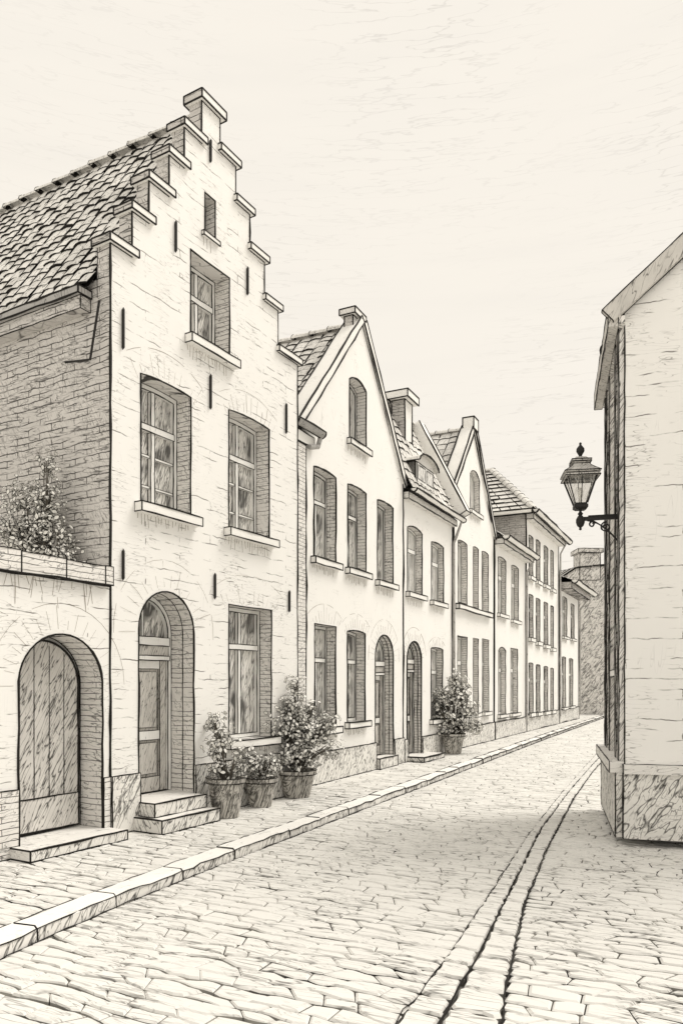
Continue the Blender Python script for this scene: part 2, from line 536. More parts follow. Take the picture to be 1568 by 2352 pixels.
        if sill and not shared_sill:
            sm = MB(); e = .055 if w < .7 else .09
            sm.box(u0 - e, u1 + e, -sill, .004, z0 - sill_h, z0 + .004, 'stone', r * .8)
            sm.build('sill', f)
            # short hatch lines painting the shade under the sill
            for i in range(int(w / .05)):
                uu = u0 - e + .04 + i * .055 + random.uniform(-.01, .01)
                h.wall.tube([(uu, -.001, z0 - sill_h - .005), (uu + random.uniform(-.02, .02), -.001, z0 - sill_h - random.uniform(.05, .16))], ri * .4, 'faded_ink', 3, wob=.003)
        if fan: h.arch_fan(u0, u1, z1, rs, fan)
        return f

    def door(h, xl, xr, yt, yb, rise=1.0, reveal=.3, spring=None, fan=False, z_sill=None, steps=()):
        u0, u1 = h.uz(xl, (yt + yb) / 2)[0], h.uz(xr, (yt + yb) / 2)[0]
        xm = (xl + xr) / 2; z1 = h.uz(xm, yt)[1]; z0 = z_sill if z_sill is not None else h.uz(xm, yb)[1]
        r, ri = h.r, h.ri; w = u1 - u0; rs = rise * w / 2; D = reveal
        hole = opening(u0, u1, z0, z1, rs, 16); h.holes.append(hole); n = len(hole)
        t = .06 if w > .8 else .045
        inner = opening(u0 + t, u1 - t, z0 + .01, z1 - t, rs * .92, 16)
        fm = MB()
        for i in range(1, n):
            j = (i + 1) % n
            a, b, c, d = hole[i], hole[j], inner[j], inner[i]
            fm.face([(a[0], D, a[1]), (b[0], D, b[1]), (c[0], D, c[1]), (d[0], D, d[1])], 'frame_paint')
            fm.face([(d[0], D, d[1]), (c[0], D, c[1]), (c[0], D + .07, c[1]), (d[0], D + .07, d[1])], 'frame_paint')
        fm.tube([(p[0], D - .002, p[1]) for p in hole[1:] + hole[:1]], ri)
        fm.tube([(p[0], D - .002, p[1]) for p in inner[1:] + inner[:1]], ri * .9)
        zs = z1 - rs - .10                        # transom
        fm.box(u0 + t, u1 - t, D - .03, D + .06, zs - .05, zs + .05, 'frame_paint', ri * .9)
        fm.box(u0 + t, u1 - t, D - .01, D + .055, zs - .17, zs - .052, 'timber', ri * .6)
        fm.box(u0 + t, u1 - t, D - .03, D + .06, zs - .225, zs - .172, 'frame_paint', ri * .9)
        f = fm.build('door_frame', h.root)
        rv = MB()
        for i in range(n):
            a, b = hole[i], hole[(i + 1) % n]
            rv.face([(a[0], 0, a[1]), (a[0], D, a[1]), (b[0], D, b[1]), (b[0], 0, b[1])], 'step_stone' if i == 0 else 'shade_hatched_brick')
        rv.tube([(p[0], -.001, p[1]) for p in hole[1:] + hole[:1]], r * .85)
        rv.tube([(p[0], D * .48, p[1]) for p in hole[1:] + hole[:1]], ri)     # rebate in the brick jamb
        rv.build('reveal', f)
        # fanlight
        fl = MB(); uc = (u0 + u1) / 2
        pts = [p for p in inner if p[1] > zs + .05]
        fl.face([(u1 - t, D + .06, zs + .05)] + [(p[0], D + .06, p[1]) for p in pts] + [(u0 + t, D + .06, zs + .05)], 'window_glass')
        fl.box(uc - .018, uc + .018, D + .03, D + .058, zs + .052, z1 - t - .01, 'frame_paint', ri * .7)
        fl.build('fanlight', f)
        # leaf with panels
        lf = MB(); zt = zs - .227; ua, ub = u0 + t, u1 - t; d0 = D + .03
        lf.face([(ua, d0 + .03, z0 + .01), (ub, d0 + .03, z0 + .01), (ub, d0 + .03, zt), (ua, d0 + .03, zt)], 'timber')
        st = (ub - ua) * .14; H = zt - z0
        rails = [z0 + .012, z0 + .19 * 1, z0 + H * .40, z0 + H * .47, zt - .10, zt]
        for (za, zb_) in ((rails[0], rails[1]), (rails[2], rails[3]), (rails[4], rails[5])):
            lf.box(ua + st, ub - st, d0, d0 + .028, za, zb_, 'timber' if za == rails[0] else 'frame_paint', ri * .7)
        for (x0, x1) in ((ua, ua + st - .001), (ub - st + .001, ub)):
            lf.box(x0, x1, d0 - .002, d0 + .028, z0 + .011, zt, 'timber', ri * .7)
        for (za, zb_) in ((rails[1], rails[2]), (rails[3], rails[4])):
            q = .035
            lf.box(ua + st + q, ub - st - q, d0 + .012, d0 + .029, za + q, zb_ - q, 'timber', ri * .55)
        dl = lf.build('door', h.root)
        hm = MB(); uh = ua + st * .5; zh = z0 + H * .44
        hm.box(uh - .02, uh + .02, d0 - .012, d0 - .003, zh - .09, zh + .09, 'iron')
        hm.pipe([(uh, d0 - .01, zh), (uh, d0 - .055, zh), (uh + .09, d0 - .055, zh)], .010, 'iron', 6)
        hm.build('handle', dl)
        if fan: h.arch_fan(u0, u1, z1, rs, fan, n=17)
        return u0, u1, z0, z1

    def steps(h, boxes):
        """boxes: (u0,u1,d_front,z0,z1) from the bottom up"""
        for (u0, u1, d, z0, z1) in boxes:
            s = MB(); s.box(u0, u1, d, -.003, z0, z1, 'step_stone', h.r * .8, kk={'front': 'hatched_stone', 'left': 'hatched_stone'}); s.build('doorstep', h.root)  # risers and left ends get denser strokes as painted shade

    def plinth(h, spans, z, k='hatched_stone', proud=.035):
        p = MB()
        for (a, b) in spans:
            p.box(a, b, -proud, -.002, .0, z, k, h.ri)
        p.build('plinth', h.root)

    def anchors(h, lst):
        for (x, ya, yb) in lst:
            u, za = h.uz(x, ya); _, zb = h.uz(x, yb)
            a = MB()
            a.box(u - .008, u + .008, -.035, -.004, zb + .03, za - .03, 'iron')
            a.mesh([(u - .008, -.035, za - .03), (u + .008, -.035, za - .03), (u + .008, -.004, za - .03), (u - .008, -.004, za - .03), (u + .004, -.018, za)], [(0, 1, 4), (1, 2, 4), (2, 3, 4), (3, 0, 4)], 'iron')
            a.mesh([(u - .008, -.035, zb + .03), (u + .008, -.035, zb + .03), (u + .008, -.004, zb + .03), (u - .008, -.004, zb + .03), (u - .004, -.018, zb)], [(1, 0, 4), (2, 1, 4), (3, 2, 4), (0, 3, 4)], 'iron')
            a.build('wall_anchor', h.root)

    def body(h, zL, zR, depth, d0=.22, kL='shade_grey_brick', kR='render_white', uL=.0, uR=None, ink=True):  # left flank defaults to brick coloured for shade
        W = h.wall; U = h.U if uR is None else uR; i = .004
        W.face([(uL + i * 0, d0, 0), (uL, d0, zL), (uL, depth, zL), (uL, depth, 0)], kL)
        W.face([(U, d0, 0), (U, depth, 0), (U, depth, zR), (U, d0, zR)], kR)
        W.face([(uL, depth, 0), (uL, depth, zL), (U, depth, zR), (U, depth, 0)], kR)

    def finish(h): return h.wall.build('wall', h.root)


# ------------------------------------------------------------------ roof tiles
def tiles(mb, o, across, up, L, S, tw=.22, th=.18, ink_r=.008, k='roof_tile', sides=True, jit=1.0):
    """pantiles on a slope. o: lower corner, across: unit vec along the eave, up: unit vec up the slope"""
    o, across, up = Vector(o), Vector(across).normalized(), Vector(up).normalized()
    n = across.cross(up).normalized()
    if n.z < 0: n = -n
    nu, nv = max(1, int(L / tw)), max(1, int(S / th))
    tw, th = L / nu, S / nv
    mb.face([o - n * .01, o + across * L - n * .01, o + across * L + up * S - n * .01, o + up * S - n * .01], 'ink')
    for j in range(nv):
        drop = random.uniform(-.012, .012)
        for i in range(nu):
            jx, jy = random.uniform(-.02, .02) * jit, random.uniform(-.028, .028) * jit + drop
            lift = .022 + random.uniform(-.006, .010) * jit; ln = th * 1.22
            b = o + across * (i * tw + jx) + up * (j * th + jy)
            gap = tw * .025
            prof = [(gap, .000), (tw * .30, .016), (tw * .62, .019), (tw - gap * .4, .004)]
            rows = []
            for (vv, add) in ((0, lift), (min(ln, S - j * th - jy), .012)):
                sk = random.uniform(-.01, .01) * jit
                rows.append([b + across * (x + sk) + up * vv + n * (z + add) for x, z in prof])
            V = rows[0] + rows[1]
            mb.mesh(V, [(q, q + 1, q + 5, q + 4) for q in range(3)], k)
            low = [p - n * (lift * random.uniform(.35, .9)) - up * .002 for p in rows[0]]
            mb.mesh(rows[0] + low, [(q, q + 4, q + 5, q + 1) for q in range(3)], 'ink')
            if random.random() < .70: mb.tube([p + n * .003 for p in rows[0]], ink_r * random.uniform(.5, 1.25), 'ink', 3, wob=0)
            if sides and random.random() < .75:
                mb.tube([rows[0][3], rows[0][3].lerp(rows[1][3], random.uniform(.5, 1.0))], ink_r * random.uniform(.5, 1.0), 'ink', 3, wob=0)


def ridge(mb, a, b, r=.11, ln=.36, ink_r=.008, k='roof_tile'):
    a, b = Vector(a), Vector(b); L = (b - a).length; n = max(2, int(L / ln)); t = (b - a) / n; tn = t.normalized()
    side = tn.cross(UP).normalized(); upv = side.cross(tn)
    for i in range(n):
        p0 = a + t * i; p1 = a + t * (i + 1.12)
        rings = []
        for (p, rr) in ((p0, r * random.uniform(1.05, 1.25)), (p1, r * .86)):
            rings.append([p + (side * math.cos(math.pi * q / 6) + upv * (math.sin(math.pi * q / 6) * .85 - .15)) * rr + upv * random.uniform(-.006, .006) for q in range(7)])
        mb.mesh(rings[0] + rings[1], [(q, q + 1, q + 8, q + 7) for q in range(6)], k)
        mb.face(rings[0], 'ink')
        mb.tube(rings[0], ink_r, 'ink', 3, wob=0)


def gable_roof(h, uL, zL, uR, zR, uM, zM, d0, depth, r=None, tw=.22, th=.18):
    m = MB(); r = r or h.ri
    sl = Vector((uM - uL, 0, zM - zL)); sr = Vector((uM - uR, 0, zM - zR))
    tiles(m, (uL, depth, zL), (0, -1, 0), sl, depth - d0, sl.length, tw, th, r)
    tiles(m, (uR, d0, zR), (0, 1, 0), sr, depth - d0, sr.length, tw * 1.6, th * 1.6, r)
    ridge(m, (uM, depth, zM + .02), (uM, d0, zM + .02), .11, .36, r)
    # rear gable
    m.face([(uL, depth, zL), (uM, depth, zM), (uR, depth, zR)], 'shade_grey_brick')
    return m.build('roof', h.root)


def gutter(mb, a, b, r=.07, ink_r=.01, k='lead'):
    """half-round gutter from a to b"""
    a, b = Vector(a), Vector(b); t = (b - a).normalized(); side = t.cross(UP).normalized()
    rings = []
    for p in (a, b):
        rings.append([p + (side * math.cos(math.pi + math.pi * q / 8) + UP * math.sin(math.pi + math.pi * q / 8)) * r for q in range(9)])
    mb.mesh(rings[0] + rings[1], [(q, q + 9, q + 10, q + 1) for q in range(8)], k)
    mb.face(rings[0], k); mb.face(rings[1], k)
    for q in (0, 4, 8): mb.tube([rings[0][q], rings[1][q]], ink_r)
    for rg in rings: mb.tube(rg, ink_r)


# ================================================================== 1. house with the stepped gable
h1 = House('stepped_gable_house', 'tall whitewashed house with a stepped gable, iron wall anchors and an arched front door', 'house', (253, 1920), (683, 1822))
U1 = h1.U
h1.window(470, 494, 451, 544, 0, 'single', sill=.04, reveal=.16, sill_h=.05)
h1.window(437, 527, 605, 800, 0, 'cross', reveal=.24, sill=.11, tr=.38)
h1.window(323, 438, 880, 1173, 0.06, 'cross_bars', reveal=.22, sill=.11, fan=.34)
h1.window(525, 618, 959, 1228, 0.06, 'cross_bars', reveal=.22, sill=.11, fan=.32)
h1.window(525, 623, 1395, 1697, 0, 'cross', reveal=.2, sill=.11, fan=.42, tr=.30)
du0, du1, dz0, dz1 = h1.door(318, 445, 1359, 1850, 1.0, reveal=.36, fan=.36, z_sill=.30)
h1.steps([(du0 - .10, du1 - .05, -.44, 0, .145), (du0 - .02, du1 - .08, -.26, .147, .297)])
h1.anchors([(280, 705, 805), (401, 505, 582), (481, 318, 376), (566, 611, 680), (481, 858, 942), (655, 925, 998), (280, 1260, 1335), (491, 1315, 1378), (662, 1355, 1408)])
xl = [258, 303, 342, 388, 423, 463]; yl = [533, 457, 387, 328, 264, 200]
xr = [505, 541, 573, 607, 638, 676]
rin = [(511, 328), (545, 443), (580, 557), (614, 674), (643, 791)]
ul = [0.0] + [h1.uz(x, y)[0] for x, y in list(zip(xl, yl))[1:]]
zl = [h1.uz(x, y, -.05)[1] for x, y in zip(xl, yl)]
zr = [h1.uz(x, y, -.05)[1] for x, y in rin]
ur = [h1.uz(x, y)[0] for x, y in ((505, 260), (541, 370), (573, 490), (607, 600), (638, 715))] + [U1]
CAP = .085
out = [(0, 0), (U1, 0)]
for i in (4, 3, 2, 1, 0):
    out += [(ur[i + 1], zr[i] - CAP), (ur[i], zr[i] - CAP)]
out += [(ur[0], zl[5] - CAP - .012), (ul[5], zl[5] - CAP - .012)]
for i in (4, 3, 2, 1, 0):
    out += [(ul[i + 1], zl[i] - CAP), (ul[i], zl[i] - CAP)]
h1.facade(out, 'limewash', .19)
T = .19
for i in range(5):
    c = MB(); c.box(ul[i] - .045, ul[i + 1] + .06, -.05, T + .04, zl[i] - CAP + .002, zl[i], 'stone', h1.r, kk={'left': 'shade_grey_brick'}); c.build('coping_stone', h1.root)  # left end of the stone coloured as shade
    # each pier's side is brick with shade painted in
    c = MB(); c.box(ur[i] - .03, ur[i + 1] + .06, -.05, T + .04, zr[i] - CAP + .002, zr[i], 'stone', h1.r, skip_back=False); c.build('coping_stone', h1.root)
c = MB(); c.box(ul[5] - .05, ur[0] + .07, -.05, T + .05, zl[5] - CAP - .01, zl[5] + .005, 'stone', h1.r * 1.1, skip_back=False, kk={'left': 'shade_grey_brick'}); c.build('coping_stone', h1.root)  # left end darkened in colour to stand for shade
# roof
uM = (ul[5] + ur[0]) / 2
dR, zR_ = h1.dz(397, 304, uM)
EAVE1 = h1.zat(0, .3, 668)
DEP1 = 7.5
gable_roof(h1, -.10, EAVE1, U1 + .02, EAVE1 - .25, uM, zR_, T + .02, DEP1, r=.007, tw=.205, th=.165)
# side wall
h1.wall.face([(0, T, 0), (0, T, EAVE1 + .1), (0, DEP1, EAVE1 + .1), (0, DEP1, 0)], 'shade_grey_brick')
h1.wall.face([(U1, T, 0), (U1, DEP1, 0), (U1, DEP1, EAVE1 - .3), (U1, T, EAVE1 - .3)], 'limewash')
h1.wall.face([(0, DEP1, 0), (0, DEP1, EAVE1), (U1, DEP1, EAVE1 - .3), (U1, DEP1, 0)], 'shade_grey_brick')
# pier back strip (roof side of the parapet) and the piers' flanks with painted shade are in the facade edge
h1.wall.tube([(0, T, EAVE1 - .1), (0, T, zl[0] - CAP)], h1.ri)
h1.finish()
g = MB()
g.box(-.14, -.004, T + .10, DEP1, EAVE1 - .24, EAVE1 - .10, 'shade_grey_brick', h1.ri)
g.box(-.19, -.004, T + .08, DEP1, EAVE1 - .098, EAVE1 - .02, 'lead', h1.r * .9)
g.build('cornice', h1.root)
g = MB()
p0 = h1.dz(228, 690, -.06); p1 = h1.dz(207, 825, -.06); p2 = h1.dz(150, 832, -.06)
g.pipe([(-.06, p0[0], p0[1]), (-.06, p1[0], p1[1]), (-.06, p2[0], p2[1])], .012, 'iron', 6)
g.build('overflow_pipe', h1.root)
zp = .62
h1.plinth([(0.0, du0 - .002), (du1 + .002, U1 - .002)], zp)

# ================================================================== 2. gabled house
def base_y(x): return HY + .2505 * (1650 - x)


def gable_front(h, uL, zL, uR, zR, uM, zM): return [(0, 0), (h.U, 0), (h.U, zR), (uM, zM), (0, zL)]


h2 = House('gabled_house', 'white rendered house with a steep plain gable and a chimney block on its peak', 'house', (691, base_y(691)), (925, base_y(925)))
h2.window(802, 841, 872, 1022, .30, 'single', sill=.08, reveal=.2)
h2.window(720, 771, 1080, 1288, .07, 'two', sill=.09, reveal=.18)
h2.window(798, 840, 1119, 1312, .07, 'two', sill=.09, reveal=.18)
h2.window(866, 902, 1154, 1339, .07, 'single', sill=.09, reveal=.18)
h2.window(722, 771, 1436, 1672, 0, 'two', sill=.09, reveal=.18, fan=.34)
h2.window(797, 838, 1449, 1658, .08, 'two', sill=.09, reveal=.18, fan=.3)
d20, d21, _, _ = h2.door(861, 903, 1459, 1760, 1.0, reveal=.19, fan=.3, z_sill=.20)
h2.steps([(d20, d21, -.10, 0, .197)])
U2 = h2.U
zL2 = h2.uz(712, 990)[1]; zR2 = h2.uz(920, 1103)[1]
uM2, zM2 = h2.uz(831, 742)
h2.facade([(0, 0), (U2, 0), (U2, zR2), (uM2, zM2), (0.0, zL2)], 'render_white', .25)
h2.body(zL2 - .02, zR2 - .02, 7, .25, 'shade_hatched_brick', 'render_white')
gable_roof(h2, -.02, zL2 + .02, U2 + .02, zR2 + .02, uM2, zM2 - .05, .27, 7, r=.011, tw=.24, th=.2)
for (p, q) in (((-.12, zL2 - .10), (uM2, zM2)), ((U2 + .05, zR2 - .12), (uM2, zM2))):
    c = MB(); c.beam(p, q, -.05, .26, .13, 'stone', h2.r * .9); c.build('verge_coping', h2.root)
c = MB()
ca, _ = h2.uz(814, 760); cb_, _ = h2.uz(833, 760)
zc0, zc1 = zM2 - .25, h2.uz(822, 729)[1]
c.box(ca, cb_, .03, .20, zc0, zc1, 'render_white', h2.r, kk={'left': 'shade_grey_brick'})  # left side of the block carries painted shade
c.box(ca - .06, cb_ + .06, -.04, .27, zc1 + .002, zc1 + .11, 'stone', h2.r, kk={'left': 'step_stone'})
c.build('chimney', h2.root)
h2.plinth([(0, d20 - .002), (d21 + .002, U2)], .50)
# brick pilaster with gutter return at the left edge
ue = h2.uz(699, 1300)[0]
c = MB(); c.box(-.18, max(ue, .10), -.03, -.003, 0, zL2 - .28, 'shade_hatched_brick', h2.r * .9); c.build('pilaster', h2.root)
c = MB()
gutter(c, (-.28, -.06, zL2 + .02), (.42, -.14, zL2 - .02), .085, h2.r * .8)
c.box(-.25, .35, -.045, -.002, zL2 - .27, zL2 - .10, 'stone', h2.ri)
c.pipe([(.40, -.12, zL2 - .10), (.36, -.10, zL2 - .24), (.14, -.07, zL2 - .30)], .035, 'lead', 8)
c.build('gutter', h2.root)
h2.finish()

# ================================================================== 3. house with dormer
h3 = House('dormer_house', 'low white house with a small roof dormer, tall chimney with a shaded side and deep eaves gutter', 'house', (926, base_y(926)), (1038, base_y(1038)))
U3 = h3.U
h3.window(935, 969, 1211, 1365, .16, 'two', sill=.09, reveal=.15)
h3.window(990, 1018, 1248, 1384, .08, 'two', sill=.09, reveal=.13)
d30, d31, _, _ = h3.door(934, 967, 1474, 1738, .75, reveal=.17, fan=.3, z_sill=.10)
h3.steps([(d30 - .05, d31 + .35, -.4, 0, .097)])
h3.window(989, 1016, 1488, 1652, .07, 'two', sill=.09, reveal=.15, fan=.24)
zE3 = h3.uz(985, 1163)[1]
h3.facade([(0, 0), (U3, 0), (U3, zE3), (0, zE3)], 'render_white', .25)
dRg, zRg = h3.dz(948, 985, U3 - .12)
h3.body(zE3, zE3, dRg * 2, .25, 'render_white', 'render_white')
m = MB()
upv = Vector((0, dRg + .20, zRg - zE3)); tiles(m, (-.02, -.20, zE3 + .02), (1, 0, 0), upv, U3 - .1, upv.length, .26, .22, .013)
upb = Vector((0, -dRg, zRg - zE3)); tiles(m, (U3 - .1, dRg * 2, zE3 + .02), (-1, 0, 0), upb, U3 - .1, upb.length, .4, .34, .013)
ridge(m, (0, dRg, zRg + .05), (U3 - .1, dRg, zRg + .05), .12, .4, .012)
# gable ends
for uu in (.01, U3 - .01): m.face([(uu, 0, zE3), (uu, dRg, zRg), (uu, dRg * 2, zE3)], 'shade_hatched_brick')
rf3 = m.build('roof', h3.root)


def side_verge(h, uu, d0, z0, d1, z1, w, hgt, r, name='verge_coping', k='stone', kside='stone'):
    """coping along a gable end that runs in the depth direction"""
    a, b = Vector((0, d0, z0)), Vector((0, d1, z1)); t = (b - a).normalized(); n = Vector((0, -t.z, t.y))
    if n.z < 0: n = -n
    P = []
    for base in (a, b):
        for hh in (-.05, hgt):
            for u in (uu, uu + w): P.append(base + n * hh + Vector((u, 0, 0)))
    c = MB()
    for f, kk in (((0, 2, 6, 4), kside), ((1, 5, 7, 3), k), ((2, 3, 7, 6), k), ((0, 4, 5, 1), k), ((0, 1, 3, 2), k), ((4, 6, 7, 5), k)): c.face([P[i] for i in f], kk)
    for x, y in ((2, 6), (3, 7), (0, 4), (2, 3), (0, 2), (1, 3), (0, 1)): c.tube([P[x], P[y]], r)
    return c.build(name, h.root)


side_verge(h3, U3 - .30, -.22, zE3 + .02, dRg, zRg, .34, .26, h3.r * .8)
# chimney
c = MB()
uA, _ = h3.uz(929, 980, dRg * .55); dC = dRg * .55
uA = h3.uz(929, 950, dC)[0]; uB = h3.uz(946, 950, dC)[0]; dD = h3.dz(899, 950, uA)[0]
zt3 = h3.uz(930, 916, dC)[1]
c.box(uA, uB, dC, dD, zE3 + .4, zt3, 'render_white', h3.r, kk={'left': 'shade_grey_brick'})  # shade painted on the left side, other faces stay white
c.box(uA - .12, uB + .12, dC - .12, dD + .12, zt3 + .002, zt3 + .17, 'stone', h3.r)
c.build('chimney', rf3)
# dormer
dF = -.04
ua, _ = h3.uz(953, 1100, dF); ub, _ = h3.uz(992, 1100, dF)
za = zE3 + (dF + .20) * (zRg - zE3) / (dRg + .20) - .02; zb = h3.uz(972, 1072, dF)[1]
c = MB()
c.box(ua, ub, dF, dF + 2.2, za, zb, 'lead', h3.r * .8, kk={'left': 'shaded_cheek'})  # left cheek made darker as painted shade
n_ = 8
pr = [((ua + ub) / 2 + (ub - ua) / 2 * 1.14 * math.cos(math.pi * i / n_), zb + .20 * math.sin(math.pi * i / n_)) for i in range(n_ + 1)]
for i in range(n_):
    a, b = pr[i], pr[i + 1]
    c.face([(a[0], dF - .14, a[1]), (b[0], dF - .14, b[1]), (b[0], dF + 2.3, b[1]), (a[0], dF + 2.3, a[1])], 'roof_tile')
c.face([(x, dF - .02, z) for x, z in pr], 'step_stone')
c.tube([(x, dF - .14, z) for x, z in pr], h3.r * .8)
c.tube([(pr[-1][0], dF - .14, pr[-1][1]), (pr[-1][0], dF + 1.4, pr[-1][1])], h3.r * .8)
dm = c.build('dormer', rf3)
c = MB(); q = .07
c.box(ua + .02, ub - .02, dF - .04, dF - .003, za + .02, zb - .02, 'frame_paint', h3.ri)
for i in (0, 1):
    x0 = ua + q + i * ((ub - ua) / 2 - q * .3); x1 = x0 + (ub - ua) / 2 - q * 1.4
    c.box(x0, x1, dF - .044, dF - .041, za + q * 1.3, zb - q, 'window_glass', h3.ri * .8)
c.build('dormer_window', dm)
c = MB(); gutter(c, (-.06, -.25, zE3 + .01), (U3 + .10, -.25, zE3 + .01), .07, h3.r * .85, 'stone')
c.box(.0, U3, -.12, -.003, zE3 - .16, zE3 - .02, 'step_stone', h3.ri)
c.pipe([(U3 - .02, -.24, zE3 - .06), (U3 - .06, -.12, zE3 - .42), (U3 - .04, -.06, zE3 - .55), (U3 - .04, -.06, .3)], .03, 'lead', 8)
c.build('gutter', h3.root)
h3.plinth([(0, d30 - .002), (d31 + .002, U3)], .46)
h3.finish()

# ================================================================== 4. second gabled house
h4 = House('gabled_house', 'narrow white gabled house with an arched attic window and blind stone block on top', 'house', (1040, base_y(1040)), (1133, base_y(1133)))
U4 = h4.U
h4.window(1079, 1101, 1082, 1178, .38, 'single', sill=.08, reveal=.15)
for (a, b, t_, bt) in ((1051, 1072, 1243, 1386), (1086, 1098, 1257, 1398), (1106, 1121, 1268, 1405)):
    h4.window(a, b, t_, bt, .10, 'single', sill=.09, reveal=.15, shared_sill=True)
for (a, b, t_, bt) in ((1050, 1072, 1462, 1640), (1086, 1098, 1467, 1638), (1107, 1122, 1469, 1635)):
    h4.window(a, b, t_, bt, 0, 'two', sill=.09, reveal=.15)
zs4 = h4.uz(1086, 1398)[1]
c = MB(); c.box(h4.uz(1046, 1385)[0], h4.uz(1124, 1405)[0], -.10, .003, zs4 - .13, zs4 - .004, 'stone', h4.r * .8); c.build('string_course', h4.root)
zL4 = h4.uz(1042, 1120)[1]; zR4 = h4.uz(1131, 1228)[1]
uM4, zM4 = h4.uz(1086, 985)
h4.facade([(0, 0), (U4, 0), (U4, zR4), (uM4, zM4), (.0, zL4)], 'render_white', .25)
h4.body(zL4, zR4 - .02, 8, .25, 'shade_hatched_brick', 'render_white')
gable_roof(h4, 0, zL4 + .02, U4, zR4 + .02, uM4, zM4 - .02, .27, 9, r=.015, tw=.3, th=.25)
for (p, q) in (((-.05, zL4 - .10), (uM4, zM4)), ((U4 + .05, zR4 - .12), (uM4, zM4))):
    c = MB(); c.beam(p, q, -.06, .26, .15, 'stone', h4.r * .85); c.build('verge_coping', h4.root)
c = MB(); c.box(uM4 - .20, uM4 + .20, -.08, .22, zM4 - .05, h4.uz(1086, 962)[1], 'stone', h4.r, skip_back=False); c.build('finial_block', h4.root)
h4.plinth([(0, U4)], .50)
h4.finish()

# ================================================================== 5. low house
h5 = House('low_house', 'low two storey white house with a small roof, left of the three storey house', 'house', (1135, base_y(1135)), (1206, base_y(1206)))
U5 = h5.U
for (a, b, t_, bt) in ((1143, 1161, 1281, 1412), (1174, 1190, 1300, 1426)): h5.window(a, b, t_, bt, .10, 'two', sill=.09, reveal=.13)
h5.window(1144, 1161, 1487, 1641, .25, 'two', sill=.09, reveal=.15)
h5.window(1172, 1188, 1490, 1638, 0, 'two', sill=.09, reveal=.15)
zE5 = h5.uz(1170, 1258)[1]
h5.facade([(0, 0), (U5, 0), (U5, zE5), (0, zE5)], 'render_white', .25)
d5, z5 = h5.dz(1140, 1200, U5 - .1)
d5 = min(max(d5, 1.5), 5); z5 = h5.zat(U5 - .1, d5, 1200)
h5.body(zE5, zE5, d5 * 2, .25, 'render_white', 'render_white')
m = MB()
upv = Vector((0, d5 + .28, z5 - zE5)); tiles(m, (0, -.28, zE5 + .02), (1, 0, 0), upv, U5, upv.length, .3, .26, .016)
upb = Vector((0, -d5, z5 - zE5)); tiles(m, (U5, d5 * 2, zE5 + .02), (-1, 0, 0), upb, U5, upb.length, .5, .5, .016)
ridge(m, (0, d5, z5 + .05), (U5, d5, z5 + .05), .12, .4, .015)
for uu in (.01, U5 - .01): m.face([(uu, 0, zE5), (uu, d5, z5), (uu, d5 * 2, zE5)], 'render_white')
m.build('roof', h5.root)
c = MB(); gutter(c, (-.1, -.36, zE5 + .02), (U5 + .05, -.36, zE5 + .02), .11, h5.r * .8, 'stone')
c.box(.0, U5, -.28, -.003, zE5 - .18, zE5 - .02, 'step_stone', h5.ri)
c.pipe([(U5 - .1, -.32, zE5 - .08), (U5 - .12, -.08, zE5 - .5), (U5 - .12, -.08, .3)], .03, 'lead', 8)
c.build('gutter', h5.root)
h5.plinth([(0, U5)], .5)
h5.finish()

# ================================================================== 6. three storey house
h6 = House('three_storey_house', 'tall white three storey house with three rows of four narrow windows and a hipped roof', 'house', (1207, base_y(1207)), (1282, base_y(1282)))
U6 = h6.U
xs6 = ((1213.5, 1223.5), (1230, 1239.5), (1248, 1257.5), (1263.5, 1270.5))
for (xa, xb), t_, bt in zip(xs6, (1231, 1241, 1255, 1265), (1325, 1336, 1345, 1354)): h6.window(xa, xb, t_, bt, .10, 'two', sill=.1, reveal=.11, sill_h=.13)
for (xa, xb), t_, bt in zip(xs6, (1366, 1375, 1384, 1392), (1466, 1475, 1482, 1489)): h6.window(xa, xb, t_, bt, .06, 'two', sill=.1, reveal=.11, sill_h=.13)
for (xa, xb), t_, bt in zip(xs6, (1523, 1527, 1531, 1535), (1638, 1636, 1634, 1632)): h6.window(xa, xb, t_, bt, .06, 'two', sill=.1, reveal=.11, sill_h=.13)
zE6 = h6.uz(1245, 1212)[1]
h6.facade([(0, 0), (U6, 0), (U6, zE6), (0, zE6)], 'render_white', .25)
D6 = 7.0
h6.body(zE6, zE6, D6, .25, 'shade_grey_brick', 'render_white')
h6.wall.tube([(0, 0.01, zE6), (0, D6, zE6)], h6.r)
m = MB()
# hipped end towards the street, ridge running back
uA6 = U6 * .5; dA = 1.9
zA = h6.zat(uA6, dA, 1084)
ov = .32
c4 = [Vector((-ov, -ov, zE6 + .02)), Vector((U6 + ov, -ov, zE6 + .02)), Vector((U6 + ov, D6 + ov, zE6 + .02)), Vector((-ov, D6 + ov, zE6 + .02))]
ap, bp_ = Vector((uA6, dA, zA)), Vector((uA6, D6 - dA, zA))


